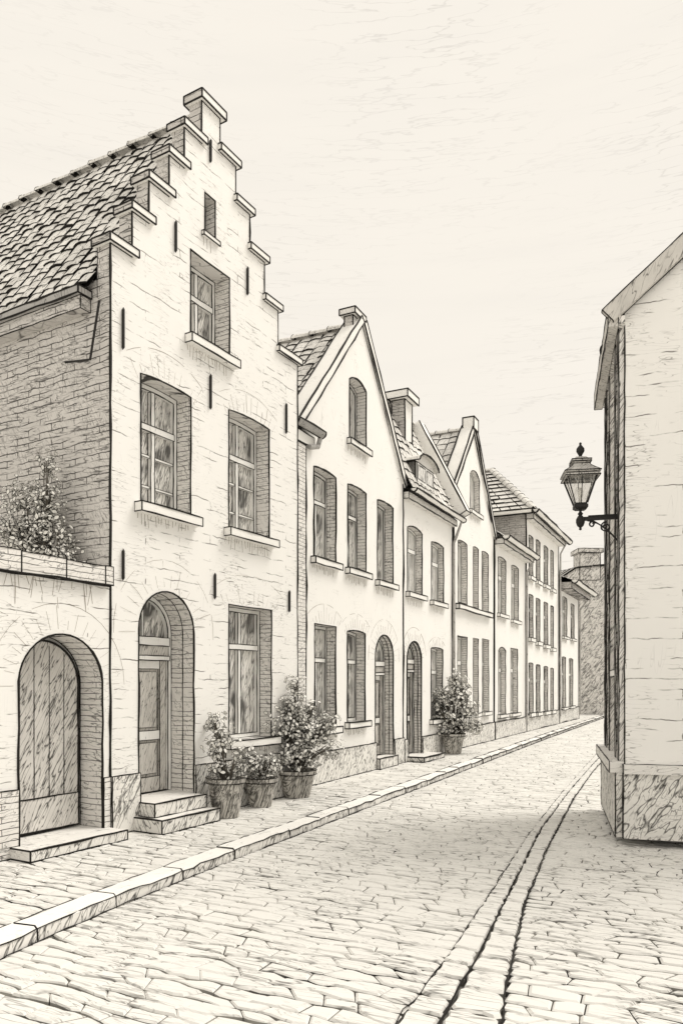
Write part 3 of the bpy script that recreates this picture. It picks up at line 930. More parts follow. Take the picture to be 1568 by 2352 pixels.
def tri_tiles(mb, P, k='roof_tile', r=.016, rows=11, tw=.34):
    """P = eave left, eave right, top right, top left (top may coincide): rows of tiles narrowing upwards"""
    a, b, c_, d_ = [Vector(p) for p in P]
    n = (b - a).cross(d_ - a).normalized()
    if n.z < 0: n = -n
    mb.face([p - n * .02 for p in ((a, b, c_, d_) if (c_ - d_).length > .01 else (a, b, c_))], 'ink')
    for j in range(rows):
        l0, r0 = a.lerp(d_, j / rows), b.lerp(c_, j / rows); l1, r1 = a.lerp(d_, min(1, (j + 1.08) / rows)), b.lerp(c_, min(1, (j + 1.08) / rows))
        m_ = max(1, int((r0 - l0).length / tw))
        for i in range(m_):
            e = .03
            x0, x1 = (i + e + random.uniform(-.05, .05)) / m_, (i + 1 - e + random.uniform(-.05, .05)) / m_
            x0, x1 = max(0, x0), min(1, x1)
            dn = n * (.06 + random.uniform(-.01, .015)); up0 = n * .02
            q = [l0.lerp(r0, x0) + dn, l0.lerp(r0, x1) + dn, l1.lerp(r1, x1) + up0, l1.lerp(r1, x0) + up0]
            mb.face(q, k)
            mb.face([q[0] - n * .05, q[1] - n * .05, q[1], q[0]], 'ink')
            mb.tube([q[0] + n * .004, q[1] + n * .004], r * random.uniform(.4, 1.0), 'ink', 3, wob=0)
            if random.random() < .4: mb.tube([q[1], q[2]], r * .6, 'ink', 3, wob=0)


tri_tiles(m, (c4[3], c4[0], ap, bp_)); tri_tiles(m, (c4[0], c4[1], ap, ap)); tri_tiles(m, (c4[1], c4[2], bp_, ap)); tri_tiles(m, (c4[2], c4[3], bp_, bp_))
ridge(m, bp_ + UP * .06, ap + UP * .06, .14, .4, .016)
ridge(m, ap + UP * .06, c4[1] + UP * .06, .12, .4, .016); ridge(m, ap + UP * .06, c4[0] + UP * .06, .12, .4, .016)
m.build('roof', h6.root)
c = MB()
gutter(c, (-ov, -ov - .06, zE6 + .03), (U6 + ov, -ov - .06, zE6 + .03), .11, h6.r * .8, 'stone')
gutter(c, (-ov - .06, D6, zE6 + .03), (-ov - .06, -ov, zE6 + .03), .11, h6.r * .8, 'stone')
c.box(.0, U6, -.26, -.003, zE6 - .20, zE6 - .02, 'step_stone', h6.ri)
c.pipe([(U6, -.3, zE6 - .08), (U6 - .06, -.09, zE6 - .5), (U6 - .06, -.09, .3)], .03, 'lead', 8)
c.build('gutter', h6.root)
h6.plinth([(0, U6)], .55)
h6.finish()

# ================================================================== 7. last house
h7 = House('small_house', 'small white house with wide sloping eaves, farthest in the row', 'house', (1283, base_y(1283)), (1328, base_y(1328)))
U7 = h7.U
for (a, b, t_, bt) in ((1291, 1301, 1372, 1463), (1310, 1318, 1388, 1468)): h7.window(a, b, t_, bt, .06, 'two', sill=.1, reveal=.11)
for (a, b, t_, bt) in ((1290, 1298.5, 1509, 1625), (1306, 1315, 1513, 1622)): h7.window(a, b, t_, bt, .06, 'two', sill=.1, reveal=.11)
zE7 = h7.uz(1305, 1350)[1]
h7.facade([(0, 0), (U7, 0), (U7, zE7), (0, zE7)], 'render_white', .25)
d7 = 2.0; z7 = h7.zat(0, d7, 1288) + .1
h7.body(zE7, zE7, d7 * 2, .25, 'shade_grey_brick', 'render_white')
m = MB(); ov7 = .55
upv = Vector((0, d7 + ov7, z7 - zE7)); tiles(m, (0, -ov7, zE7 + .02), (1, 0, 0), upv, U7 + .4, upv.length, .36, .32, .018)
upb = Vector((0, -d7, z7 - zE7)); tiles(m, (U7 + .4, d7 * 2, zE7 + .02), (-1, 0, 0), upb, U7 + .4, upb.length, .6, .6, .018)
ridge(m, (0, d7, z7 + .05), (U7 + .4, d7, z7 + .05), .13, .4, .018)
for uu in (.01, U7 - .01): m.face([(uu, 0, zE7), (uu, d7, z7), (uu, d7 * 2, zE7)], 'shade_grey_brick')
m.build('roof', h7.root)
c = MB(); gutter(c, (-.1, -ov7 - .08, zE7 + .02), (U7 + .5, -ov7 - .08, zE7 + .02), .13, h7.r * .8, 'stone')
c.box(.0, U7, -.5, -.003, zE7 - .30, zE7 - .02, 'shade_grey_brick', h7.ri)
c.pipe([(U7 + .1, -ov7, zE7 - .1), (U7 - .1, -.09, zE7 - .7), (U7 - .1, -.09, .2)], .03, 'lead', 8)
c.build('gutter', h7.root)
h7.plinth([(0, U7)], .55)
h7.finish()

# ================================================================== garden wall with the gate
A1 = h1.A; S1 = h1.S
L0 = 5.2
hw = House('garden_wall', 'whitewashed garden wall with stone coping and a tall arched timber gate', 'wall', None, None, world_pts=(A1 - S1 * L0, A1 - S1 * .004))
hw.r, hw.ri = h1.r, h1.ri
zW = hw.uz(190, 1338)[1]
g0, g1 = hw.uz(42, 1700)[0], hw.uz(235, 1700)[0]
zG = hw.uz(146, 1457)[1]
gz0 = .10
hole = opening(g0, g1, gz0, zG, (g1 - g0) / 2 * .92, 18); hw.holes.append(hole)
rv = MB(); D = .34
for i in range(len(hole)):
    a, b = hole[i], hole[(i + 1) % len(hole)]
    rv.face([(a[0], 0, a[1]), (a[0], D, a[1]), (b[0], D, b[1]), (b[0], 0, b[1])], 'step_stone' if i == 0 else 'shade_hatched_brick')
rv.tube([(p[0], -.001, p[1]) for p in hole[1:] + hole[:1]], hw.r * .9)
gate = MB(); t = .05
gi = opening(g0 + t, g1 - t, gz0 + .02, zG - t, (g1 - g0) / 2 * .88, 18)
gate.face([(p[0], D - .03, p[1]) for p in gi], 'gate_timber')
gate.tube([(p[0], D - .032, p[1]) for p in gi], hw.r, closed=True)
nb = 5
for i in range(1, nb):
    x = g0 + t + (g1 - g0 - 2 * t) * i / nb
    wv = (x - (g0 + g1) / 2) / ((g1 - g0) / 2)
    gate.tube([(x, D - .032, gz0 + .03), (x, D - .032, zG - t - (g1 - g0) / 2 * .9 * (1 - math.sqrt(max(0, 1 - wv * wv))) - .05)], hw.ri * .6)
zz = gz0 + .36
gate.box(g0 + t, g1 - t - .02, D - .06, D - .033, gz0 + .03, zz, 'gate_timber', hw.ri)
gt = gate.build('gate', hw.root)
rv.tube([(p[0], D - .01, p[1]) for p in hole[1:] + hole[:1]], hw.ri)
rv.build('gate_arch', hw.root)
hm = MB(); uh = g0 + .14; zh = 1.05
hm.lathe((uh, D - .06, zh), [(.0, .03), (.03, .02), (.035, 0), (.03, -.02), (0, -.03)], 'iron', 10)
hm.build('handle', gt)
hw.arch_fan(g0, g1, zG, (g1 - g0) / 2 * .92, .30, 17)
hw.facade([(0, 0), (L0 - .004, 0), (L0 - .004, zW), (0, zW)], 'limewash', .36)
hw.wall.face([(0, .36, 0), (0, .36, zW), (L0, .36, zW), (L0, .36, 0)], 'limewash')
for i in range(70):                                              # hatch lines drawn as shade below the coping
    uu = random.uniform(.02, L0 - .05)
    hw.wall.tube([(uu, -.001, zW - .01), (uu + random.uniform(-.05, .05), -.001, zW - random.uniform(.06, .30))], hw.ri * .45, 'faded_ink', 3, wob=.008)
hw.finish()
c = MB(); x = 0.0
while x < L0 - .1:
    w_ = min(random.uniform(.38, .52), L0 - .008 - x)
    c.box(x + .003, x + w_ - .003, -.06, .42, zW + .003, zW + .20 + random.uniform(-.01, .01), 'shade_hatched_brick', hw.ri, kk={'top': 'stone'}); x += w_
c.tube([(0, -.06, zW + .005), (L0 - .01, -.06, zW + .005)], hw.r)
c.build('coping', hw.root)
c = MB(); c.box(g0 - .1, g1 + .06, -.30, -.003, 0, .097, 'step_stone', hw.r * .8, kk={'front': 'hatched_stone'}); c.build('doorstep', hw.root)  # riser given denser strokes for shade
hw.plinth([(g1 + .003, L0 - .01), (0, g0 - .003)], zp, 'shade_hatched_brick', .02)

# ================================================================== right-hand house
P0 = ground(1398, 1850); vp = ray(1262, HY); vp.z = 0; vp.normalize()
LEN8 = 2.15
# local u runs from the near corner to the far corner; N must point away from the street (to the right)
near = P0 - vp * LEN8
h8 = House('timbered_house', 'house carrying the wall lantern, with upright timber posts and a ledged stone base', 'house', None, None, world_pts=(P0, near))
# here u = 0 at the far corner, u = LEN8 at the near corner, +d is into the house
h8.r, h8.ri = .0085, .005
Z8 = h8.zat(0, 0, 918)
W8 = 5.0
zp8 = h8.zat(0, 0, 1712)
h8.window_at(.92, 1.52, 1.75, 3.05, .9, 'two', sill=.05, reveal=.14, sill_h=.07)
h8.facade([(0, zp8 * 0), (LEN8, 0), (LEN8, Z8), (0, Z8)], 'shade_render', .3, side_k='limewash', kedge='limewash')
zR8 = Z8 + 2.3
for uu in (0, LEN8):
    h8.wall.face([(uu, .3, 0), (uu, W8, 0), (uu, W8, Z8), (uu, W8 / 2, zR8 + .10), (uu, .3, Z8 + .47)], 'limewash')
    h8.wall.face([(uu, .0, Z8), (uu, .3, Z8), (uu, .3, Z8 + .47), (uu, 0, Z8 + .20)], 'limewash')
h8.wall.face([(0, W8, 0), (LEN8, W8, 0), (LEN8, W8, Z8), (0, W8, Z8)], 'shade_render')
h8.finish()
c = MB()
c.box(-.08, LEN8 + .002, -.09, -.003, 0, zp8 - .12, 'hatched_stone', h8.r * .9)
c.box(-.10, LEN8 + .002, -.15, -.003, zp8 - .118, zp8, 'step_stone', h8.r * .9)
c.box(LEN8 + .003, LEN8 + .07, -.02, W8, 0, zp8 - .12, 'hatched_stone', h8.r * .9)
c.box(LEN8 + .003, LEN8 + .11, -.02, W8, zp8 - .118, zp8 - .03, 'step_stone', h8.r * .9)
c.build('plinth', h8.root)
for (a, b) in ((.02, .14), (.30, .42), (.74, .86), (1.62, 1.74), (2.0, 2.12)):
    c = MB(); c.box(a, b, -.055, -.003, zp8 + .003, Z8 - .02, 'shade_render', h8.r * .9); c.build('timber_post', h8.root)
m = MB(); ov8 = .13
upv = Vector((0, W8 / 2 + ov8, zR8 - Z8)); lo = Z8 + .12
tiles(m, (LEN8 + .10, -ov8, lo), (-1, 0, 0), upv, LEN8 + .30, upv.length, .26, .22, .009)
upb = Vector((0, -W8 / 2 - ov8, upv.z)); tiles(m, (-.2, W8 + ov8, lo), (1, 0, 0), upb, LEN8 + .30, upb.length, .5, .4, .009)
m.build('roof', h8.root)
c = MB()
c.box(-.22, LEN8 + .09, -ov8 - .04, -ov8 + .06, lo - .16, lo + .04, 'timber', h8.r)
c.box(-.22, LEN8 + .09, -ov8 + .062, -.004, lo - .14, lo - .06, 'shade_render', h8.r)
c.build('eaves_board', h8.root)
side_verge(h8, LEN8 + .06, -ov8 - .02, lo - .08, W8 / 2, zR8 + .06, .06, .12, h8.r, 'bargeboard', 'timber', 'timber')

# ---- wall lantern on a bracket
mount_u = 1.93
tgt = h8.uz(1332, 1188, -.47)
LZ = h8.zat(mount_u, -.47, 1190)
pl = h8.A + h8.S * mount_u
# find how far out the lantern has to hang (street side of the wall)
best = min((abs((CX + F * ((pl - h8.N * e).dot(RGT)) / ((pl - h8.N * e).dot(FWD))) - 1333), e) for e in [i * .01 for i in range(20, 120)])
ARM = best[1]
LZ = h8.zat(mount_u, -ARM, 1192)
lamp = empty('wall_lantern', (pl.x, pl.y, 0), h8.root.rotation_euler.z)
tag(lamp, 'black four sided lantern on a scrolled iron wall bracket', 'lamp')
c = MB()
c.box(-.05, .05, -.03, -.004, LZ - .30, LZ + .12, 'iron')
c.box(-.016, .016, -ARM - .02, -.03, LZ - .022, LZ + .018, 'iron')
c.box(-.022, .022, -ARM + .08, -.03, LZ + .0185, LZ + .030, 'iron')
sc = []
for i in range(15):                                             # long stay curve
    q = i / 14; sc.append((0, -.03 - (ARM - .10) * q, LZ - .26 * (1 - q) ** 1.7 - .02))
c.tube(sc, .011, 'iron', 6, wob=0, step=.05, taper=False)
for (cy, cz, rr, turns, s0) in ((-.17, LZ - .10, .055, 1.25, 1.2), (-.31, LZ - .065, .032, 1.2, .2)):
    pts = [(0, cy + rr * (1 - .55 * i / 20) * math.cos(s0 + turns * 2 * math.pi * i / 20), cz + rr * (1 - .55 * i / 20) * math.sin(s0 + turns * 2 * math.pi * i / 20)) for i in range(21)]
    c.tube(pts, .010, 'iron', 6, wob=0, step=.05, taper=False)
c.lathe((0, -ARM, LZ - .075), [(.0, -.05), (.016, -.04), (.012, -.02), (.034, .0), (.046, .035), (.046, .07), (.03, .10), (.018, .115), (.03, .13), (.014, .15), (.014, .17)], 'iron', 16)
c.build('bracket', lamp)
# lantern body: four sided, corners at 45 degrees to the arm is not wanted: turn it a little
LB = LZ + .125; ang = math.pi / 4 + .12
k2 = math.sqrt(2)


def sq(mb, prof, k): mb.lathe((0, -ARM, LB), [(r_ * k2, z_) for r_, z_ in prof], k, 4, 0, ang)


c = MB()
sq(c, [(.0, -.035), (.055, -.032), (.085, -.01), (.085, .025), (.072, .03), (.072, .045), (.0, .045)], 'iron')
sq(c, [(.19, .335), (.215, .34), (.215, .358), (.195, .362), (.195, .375), (.222, .382), (.222, .392), (.165, .43), (.115, .47), (.095, .50), (.095, .515), (.122, .522), (.122, .545), (.095, .552), (.06, .585), (.0, .60)], 'zinc')
for (r_, z_) in ((.215, .34), (.222, .392), (.095, .50), (.122, .545), (.195, .372), (.122, .522)):
    c.tube([(k2 * r_ * math.cos(ang + j * math.pi / 2), -ARM + k2 * r_ * math.sin(ang + j * math.pi / 2), LB + z_) for j in range(4)], .0065, closed=True, wob=0)
for j in range(4):
    a = ang + j * math.pi / 2
    c.tube([(k2 * r_ * math.cos(a), -ARM + k2 * r_ * math.sin(a), LB + z_) for r_, z_ in ((.222, .392), (.165, .43), (.115, .47), (.095, .50))], .006, wob=0)
for j in range(4):
    a = ang + j * math.pi / 2
    for f_ in (0,):
        p0 = (k2 * .074 * math.cos(a), -ARM + k2 * .074 * math.sin(a), LB + .04); p1 = (k2 * .178 * math.cos(a), -ARM + k2 * .178 * math.sin(a), LB + .34)
        c.tube([p0, p1], .011, 'iron', 6, wob=0, step=1, taper=False)
    a2 = ang + (j + .5) * math.pi / 2
    c.tube([(.072 * math.cos(a2), -ARM + .072 * math.sin(a2), LB + .04), (.178 * math.cos(a2), -ARM + .178 * math.sin(a2), LB + .34)], .0055, 'iron', 5, wob=0, step=1, taper=False)
c.lathe((0, -ARM, LB + .59), [(.03, 0), (.02, .02), (.03, .035), (.052, .07), (.05, .10), (.03, .125), (.012, .145), (.018, .158), (.012, .172), (.0, .176)], 'iron', 14)
lb = c.build('lantern', lamp)
ls = Vector((.84, .84, .92)); lb.scale = ls; lb.location = (0, -ARM * (1 - ls.y), LB * (1 - ls.z))
c = MB(); sq(c, [(.070, .046), (.172, .334)], 'lamp_glass'); c.build('lantern_glass', lb)
c = MB(); c.lathe((0, -ARM, LB + .05), [(.016, 0), (.016, .07), (.03, .09), (.03, .15), (.012, .18), (0, .18)], 'frame_paint', 12); c.build('bulb', lb)

# ================================================================== far end of the street
pf = ground(1330, 1641); pf2 = ground(1470, 1646)
h9 = House('shadowed_house', 'grey shadowed house closing the far end of the street, with a broad chimney', 'house', None, None, world_pts=(ground(1262, 1641), ground(1500, 1641)))
h9.r, h9.ri = .03, .02
U9 = h9.U
e0 = h9.uz(1262, 1345); pk = h9.uz(1385, 1288); e1 = h9.uz(1500, 1352)
xa9 = h9.uz(1322, 1306); cA = h9.uz(1331, 1290); cB = h9.uz(1378, 1290); zC9 = h9.uz(1355, 1270)[1]
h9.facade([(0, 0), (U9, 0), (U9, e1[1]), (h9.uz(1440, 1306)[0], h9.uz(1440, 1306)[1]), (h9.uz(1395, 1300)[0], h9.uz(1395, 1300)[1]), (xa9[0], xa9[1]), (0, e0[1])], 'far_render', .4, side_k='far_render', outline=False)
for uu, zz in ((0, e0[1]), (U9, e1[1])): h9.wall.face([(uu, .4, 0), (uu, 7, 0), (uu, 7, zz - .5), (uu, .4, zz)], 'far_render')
h9.finish()
c = MB(); c.box(cA[0], cB[0], -.02, 1.0, pk[1] - 1.0, zC9, 'far_render', .022)
c.box(cA[0] - .12, cB[0] + .12, -.14, 1.12, zC9 + .003, zC9 + .22, 'far_render', .02); c.build('chimney', h9.root)
c = MB(); pp = [(0, e0[1]), xa9, h9.uz(1395, 1300), h9.uz(1440, 1306), (U9, e1[1])]
for a, b in zip(pp, pp[1:]): tri_tiles(c, ((a[0], -.1, a[1] + .02), (b[0], -.1, b[1] + .02), (b[0], 7, b[1] + .6), (a[0], 7, a[1] + .6)), rows=9, tw=.6)
c.build('roof', h9.root)


# ================================================================== plants
def leaf(mb, c, size, nrm, spin, k):
    """oval leaf with a dark rim, slightly folded"""
    n = nrm.normalized(); a = n.orthogonal().normalized(); b = n.cross(a)
    a, b = a * math.cos(spin) + b * math.sin(spin), b * math.cos(spin) - a * math.sin(spin)
    prof = [(-1, 0), (-.45, .52), (.25, .56), (1.05, 0), (.25, -.56), (-.45, -.52)]
    outr = [c + a * (x * size) + b * (y * size) + n * (abs(y) * size * .22) for x, y in prof]
    inn = [c + a * (x * size * .80) + b * (y * size * .76) + n * (abs(y) * size * .16 + .0015) for x, y in prof]
    mb.mesh(outr + inn, [(i, (i + 1) % 6, 6 + (i + 1) % 6, 6 + i) for i in range(6)], 'ink')
    mb.mesh(inn, [(0, 1, 2, 3), (0, 3, 4, 5)], k)


def shrub(root, blobs, n, size, z0, stems=True, name='foliage', dark=.2, base=(0, 0), sprigs=.55):
    """leaves scattered through ragged ellipsoids plus leafy shoots that poke out of them"""
    f, st = MB(), MB(); vol = [b[3] * b[4] * b[5] for b in blobs]; tot = sum(vol)
    pick = lambda: 'leaf_mid' if random.random() < dark else 'leaf_pale'
    sw = .0055 * max(1, size / .034)
    for b, v in zip(blobs, vol):
        m_ = int(n * v / tot)
        # clumps of leaves, so that gaps stay open between them
        nc = max(3, int(m_ * (1 - sprigs) / 14))
        for i in range(nc):
            q = Vector((random.gauss(0, .5), random.gauss(0, .5), random.gauss(0, .5)))
            if q.length > 1: q.normalize()
            cc = Vector((b[0] + q.x * b[3], b[1] + q.y * b[4], b[2] + q.z * b[5]))
            for k in range(14):
                cl = lambda: max(-1.5, min(1.5, random.gauss(0, 1)))
                o_ = Vector((cl(), cl(), cl())) * size * 1.8
                leaf(f, cc + o_, size * random.uniform(.6, 1.15), o_ + q * size + Vector((0, -size, size)), random.uniform(0, 6.3), pick())
        ns = max(3, int(m_ * sprigs / 11))
        for i in range(ns):
            q = Vector((random.uniform(-1, 1), random.uniform(-1, 1), random.uniform(-.55, 1))).normalized() * random.uniform(.75, 1.22)
            tip = Vector((b[0] + q.x * b[3], b[1] + q.y * b[4], b[2] + q.z * b[5]))
            root_ = Vector((b[0] + q.x * b[3] * .2, b[1] + q.y * b[4] * .2, b[2] - b[5] * random.uniform(.3, .9)))
            mid = root_.lerp(tip, .55) + Vector((0, 0, .18 * (tip - root_).length))
            path = [root_.lerp(mid, t) .lerp(mid.lerp(tip, t), t) for t in [k / 8 for k in range(9)]]
            st.tube(path, sw * .55, 'ink', 3, wob=.002, step=.2)
            for k in range(2, 9):
                for sd in (-1, 1):
                    if random.random() < .2: continue
                    p = path[k] + Vector((random.uniform(-1, 1), random.uniform(-1, 1), random.uniform(-.6, .6))) * size * .9
                    leaf(f, p, size * random.uniform(.6, 1.2) * (1.1 - .05 * k), Vector((random.uniform(-1, 1), random.uniform(-1.2, .2), random.uniform(-.2, 1))), random.uniform(0, 6.3), pick())
    fo = f.build(name, root)
    if stems:
        for b in blobs:
            for k in range(4):
                b0 = Vector((base[0] + random.uniform(-.05, .05), base[1] + random.uniform(-.05, .05), z0))
                tip = Vector((b[0] + random.uniform(-.5, .5) * b[3], b[1] + random.uniform(-.5, .5) * b[4], b[2] + random.uniform(-.2, .6) * b[5]))
                mid = b0.lerp(tip, .5) + Vector((random.uniform(-.05, .05), random.uniform(-.05, .05), .04))
                st.tube([b0, mid, tip], sw * 1.4, 'bark', 4, wob=.004, step=.2)
        st.build('stems', root)
    return fo


def pot(root, r1, hgt, rim=.06):
    p = MB()
    r0 = r1 * .68
    p.lathe((0, 0, 0), [(0, .001), (r0, .001), (r0 * 1.02, .02), (r1 * .95, hgt - rim)], 'terracotta', 28)
    for i in range(3): pass
    po = p.build('pot', root, smooth=False)
    q = MB()
    q.lathe((0, 0, 0), [(r1 * .95, hgt - rim), (r1 * 1.04, hgt - rim + .004), (r1 * 1.06, hgt), (r1 * .93, hgt), (r1 * .88, hgt - .04), (0, hgt - .04)], 'terracotta', 28)
    for zz, rr in ((hgt, r1 * 1.06), (hgt - rim, r1 * 1.045)):
        q.tube([(rr * math.cos(a), rr * math.sin(a), zz) for a in [2 * math.pi * i / 28 for i in range(28)]], .007, closed=True, step=1, wob=.001)
    q.build('rim', po)
    q = MB(); q.lathe((0, 0, 0), [(0, hgt - .035), (r1 * .89, hgt - .035)], 'bark', 20); q.build('soil', po)
    return po


def plant_at(px, py, name='potted_plant'):
    g_ = ground(px, py)
    return empty(name, (g_.x, g_.y, 0), TH), g_.dot(FWD)


GP = 'potted plants standing along the house fronts'
# local axes: x = image right, y = away from the camera
o, d = plant_at(519, 1876); s = d / F
tag(o, 'slender leafy plant in a tapered pot, nearest the front door steps', 'potted plant', GP)
pot(o, 43 * s, 90 * s)
H0 = 84 * s
shrub(o, [(-.03, 0, H0 + .12, .20, .17, .14), (-.12, 0, H0 + .36, .10, .09, .2), (-.05, .02, H0 + .55, .12, .08, .10), (-.15, 0, H0 + .70, .05, .05, .10), (.13, 0, H0 + .22, .09, .1, .16)], 260, .042, H0 - .05, dark=.12)
o, d = plant_at(599, 1852); s = d / F
tag(o, 'low bushy plant in a short pot, between the slender plant and the big shrub', 'potted plant', GP)
pot(o, 36 * s, 66 * s); H0 = 66 * s
shrub(o, [(0, 0, H0 + .10, .21, .18, .13), (-.1, 0, H0 + .2, .16, .14, .10), (.12, 0, H0 + .2, .14, .14, .12)], 360, .042, H0 - .05, dark=.25)
o, d = plant_at(682, 1830); s = d / F
tag(o, 'large pale flowering shrub in a wide pot, at the corner of the stepped gable house', 'potted plant', GP)
pot(o, 43 * s, 62 * s); H0 = 62 * s
shrub(o, [(.0, 0, H0 + .22, .33, .30, .24), (-.06, 0, H0 + .60, .34, .32, .28), (.26, .05, H0 + .50, .24, .24, .22), (-.10, 0, H0 + .92, .17, .18, .18), (-.02, 0, H0 + 1.16, .05, .06, .16), (-.28, 0, H0 + .86, .10, .10, .20), (.44, 0, H0 + .30, .13, .12, .16), (.18, 0, H0 + .85, .12, .12, .18), (.42, .05, H0 + .66, .10, .10, .14)], 1750, .046, H0 - .05, dark=.18)
o, d = plant_at(1040, 1731); s = d / F
tag(o, 'round shrub in a squat pot, in front of the dormer house window', 'potted plant', GP)
pot(o, 27 * s, 46 * s); H0 = 46 * s
shrub(o, [(.05, 0, H0 + .30, .45, .38, .34), (-.12, 0, H0 + .78, .36, .32, .34), (.02, 0, H0 + 1.20, .14, .14, .28), (.36, 0, H0 + .62, .24, .24, .26), (-.38, 0, H0 + .72, .16, .16, .34), (.20, 0, H0 + 1.02, .16, .16, .2), (.50, 0, H0 + .15, .16, .16, .16)], 1150, .066, H0 - .05, dark=.22)

# shrub behind the garden wall
gs_u, gs_d = -.25, .66
g_ = h1.A + h1.S * gs_u + h1.N * gs_d
o = empty('garden_shrub', (g_.x, g_.y, 0), TH)
tag(o, 'pale leafy shrub rising behind the garden wall against the brick side wall', 'shrub')
zg = lambda y: h1.zat(gs_u, gs_d, y)
bl = [(.03, 0, zg(1235), .27, .15, .28), (.20, -.04, zg(1285), .20, .10, .20), (-.05, 0, zg(1150), .20, .13, .26), (-.02, 0, zg(1075), .09, .08, .22), (-.28, 0, zg(1200), .24, .16, .42), (.36, -.08, zg(1310), .12, .06, .10)]
shrub(o, bl, 1600, .036, .0, dark=.2, base=(-.1, 0), sprigs=.35)

# ================================================================== ground
RZ = -.095
g = MB(); g.face([(-900, -300, RZ - .06), (900, -300, RZ - .06), (900, 1500, RZ - .06), (-900, 1500, RZ - .06)], 'sett')
tag(g.build('ground'), None, None, kind='structure')
KE = [(-60, 2195), (127, 2112), (300, 2043), (510, 1962), (650, 1911), (850, 1838), (1000, 1784), (1100, 1747), (1250, 1692), (1395, 1642)]
kp = [ground(x, y) for x, y in KE]
d_ = (kp[0] - kp[1]).normalized(); kp.insert(0, kp[0] + d_ * 4)
kp.append(Vector((kp[-1].x - 1.6, kp[-1].y + 8, 0)))


def kx(y):
    for a, b in zip(kp, kp[1:]):
        if a.y <= y <= b.y: return a.x + (b.x - a.x) * (y - a.y) / (b.y - a.y)
    return kp[0].x if y < kp[0].y else kp[-1].x


# channel of long stones in the road
CH = [[(1000, 2235), (1045, 2175), (1120, 2062), (1210, 1925), (1280, 1835), (1340, 1765), (1392, 1709)],
      [(1078, 2235), (1108, 2180), (1165, 2062), (1243, 1905), (1305, 1822), (1352, 1768), (1396, 1720)],
      [(1172, 2235), (1181, 2185), (1207, 2075), (1255, 1955), (1318, 1835), (1362, 1772), (1400, 1733)]]
ch = [[ground(x, y, RZ) for x, y in l] for l in CH]
for l in ch:
    l.insert(0, l[0] + (l[0] - l[1]).normalized() * 3)


def along(l, y):
    for a, b in zip(l, l[1:]):
        if a.y <= y <= b.y: return a.x + (b.x - a.x) * (y - a.y) / (b.y - a.y)
    return None


def nz(x, y, z=0.0): return pnoise.noise(Vector((x, y, z)))


def sett(mb, x0, x1, s0, s1, fl, fh, z, k, g, dome=.009, hh=.035):
    """one stone: x0..x1 at its waist, end joints slanted by s0 / s1, low and high edges given by the shared course lines"""
    n = 5; lo, hi = [], []
    for i in range(n):
        t_ = i / (n - 1)
        xl_, xh_ = (x0 + s0) + (x1 + s1 - x0 - s0) * t_, (x0 - s0) + (x1 - s1 - x0 + s0) * t_
        lo.append((xl_, fl(xl_) + g * max(.02, .62 + 2.1 * nz(xl_ * 2.6, fl(xl_) * 5.1, 4)))); hi.append((xh_, fh(xh_) - g * max(.02, .62 + 2.1 * nz(xh_ * 2.6, fh(xh_) * 5.1, 8))))
    e0, e1 = g * random.uniform(.08, .5), g * random.uniform(.08, .5)
    lo[0] = (lo[0][0] + e0, lo[0][1] + g * .5); hi[0] = (hi[0][0] + e0, hi[0][1] - g * .5)
    lo[-1] = (lo[-1][0] - e1, lo[-1][1] + g * .5); hi[-1] = (hi[-1][0] - e1, hi[-1][1] - g * .5)
    ring = lo + hi[::-1]; m_ = len(ring)
    cx, cy = sum(p[0] for p in ring) / m_, sum(p[1] for p in ring) / m_
    tz, tx = random.uniform(-.003, .004), random.uniform(-.012, .012)
    top = [(cx + (p[0] - cx) * .88, cy + (p[1] - cy) * .84, z + dome + tz + tx * (p[0] - cx)) for p in ring]
    mid = [(p[0], p[1], z) for p in ring]; low = [(p[0], p[1], z - hh) for p in ring]
    mb.mesh(top + mid, [tuple(range(m_))] + [(m_ + i, m_ + (i + 1) % m_, (i + 1) % m_, i) for i in range(m_)], k)
    mb.mesh(mid + low, [(m_ + i, m_ + (i + 1) % m_, (i + 1) % m_, i) for i in range(m_)], 'joint')


def lay(mb, ya, yb, left, right, z, k, rh, ln, g, wav, seed, hh=.035, dome=.009):
    """courses from ya to yb between the lines left(y) and right(y)"""
    y = ya; j = 0
    line = lambda yy, jj: (lambda x: yy + wav * (.8 * nz(x * 1.1, jj * .35, seed) + .6 * nz(x * 3.1, jj * 5.1, seed + 3) + .35 * nz(x * 7.5, jj * 3.7, seed + 6)))
    f0 = line(y, 0)
    while y < yb:
        sc_ = 1 if y < 7 else min(2.3, 1 + (y - 7) * .055)
        r_ = random.uniform(*rh) * sc_
        f1 = line(y + r_, j + 1); ym = y + r_ / 2
        a, b = left(ym), right(ym)
        if a is not None and b is not None and b - a > .1:
            x = a; first = True; sk0 = 0
            while x < b - .03:
                w_ = random.uniform(*ln) * sc_ * (random.uniform(.4, 1) if first else 1)
                if b - (x + w_) < ln[0] * .5: w_ = b - x
                sk1 = 0 if x + w_ >= b - .001 else random.uniform(-.05, .05)
                sett(mb, x, x + w_, sk0, sk1, f0, f1, z, k, g * random.uniform(.7, 1.35) * (.2 + .8 * sc_), dome, hh)
                x += w_; first = False; sk0 = sk1
        y += r_; j += 1; f0 = f1


road = MB(); bed = RZ - .028
road.face([(-6.3, 1.0, bed), (5.5, 1.0, bed), (5.5, 52, bed), (-9.5, 52, bed)], 'joint')
def chx(i):
    def f(y):
        v = along(ch[i], y)
        return v
    return f


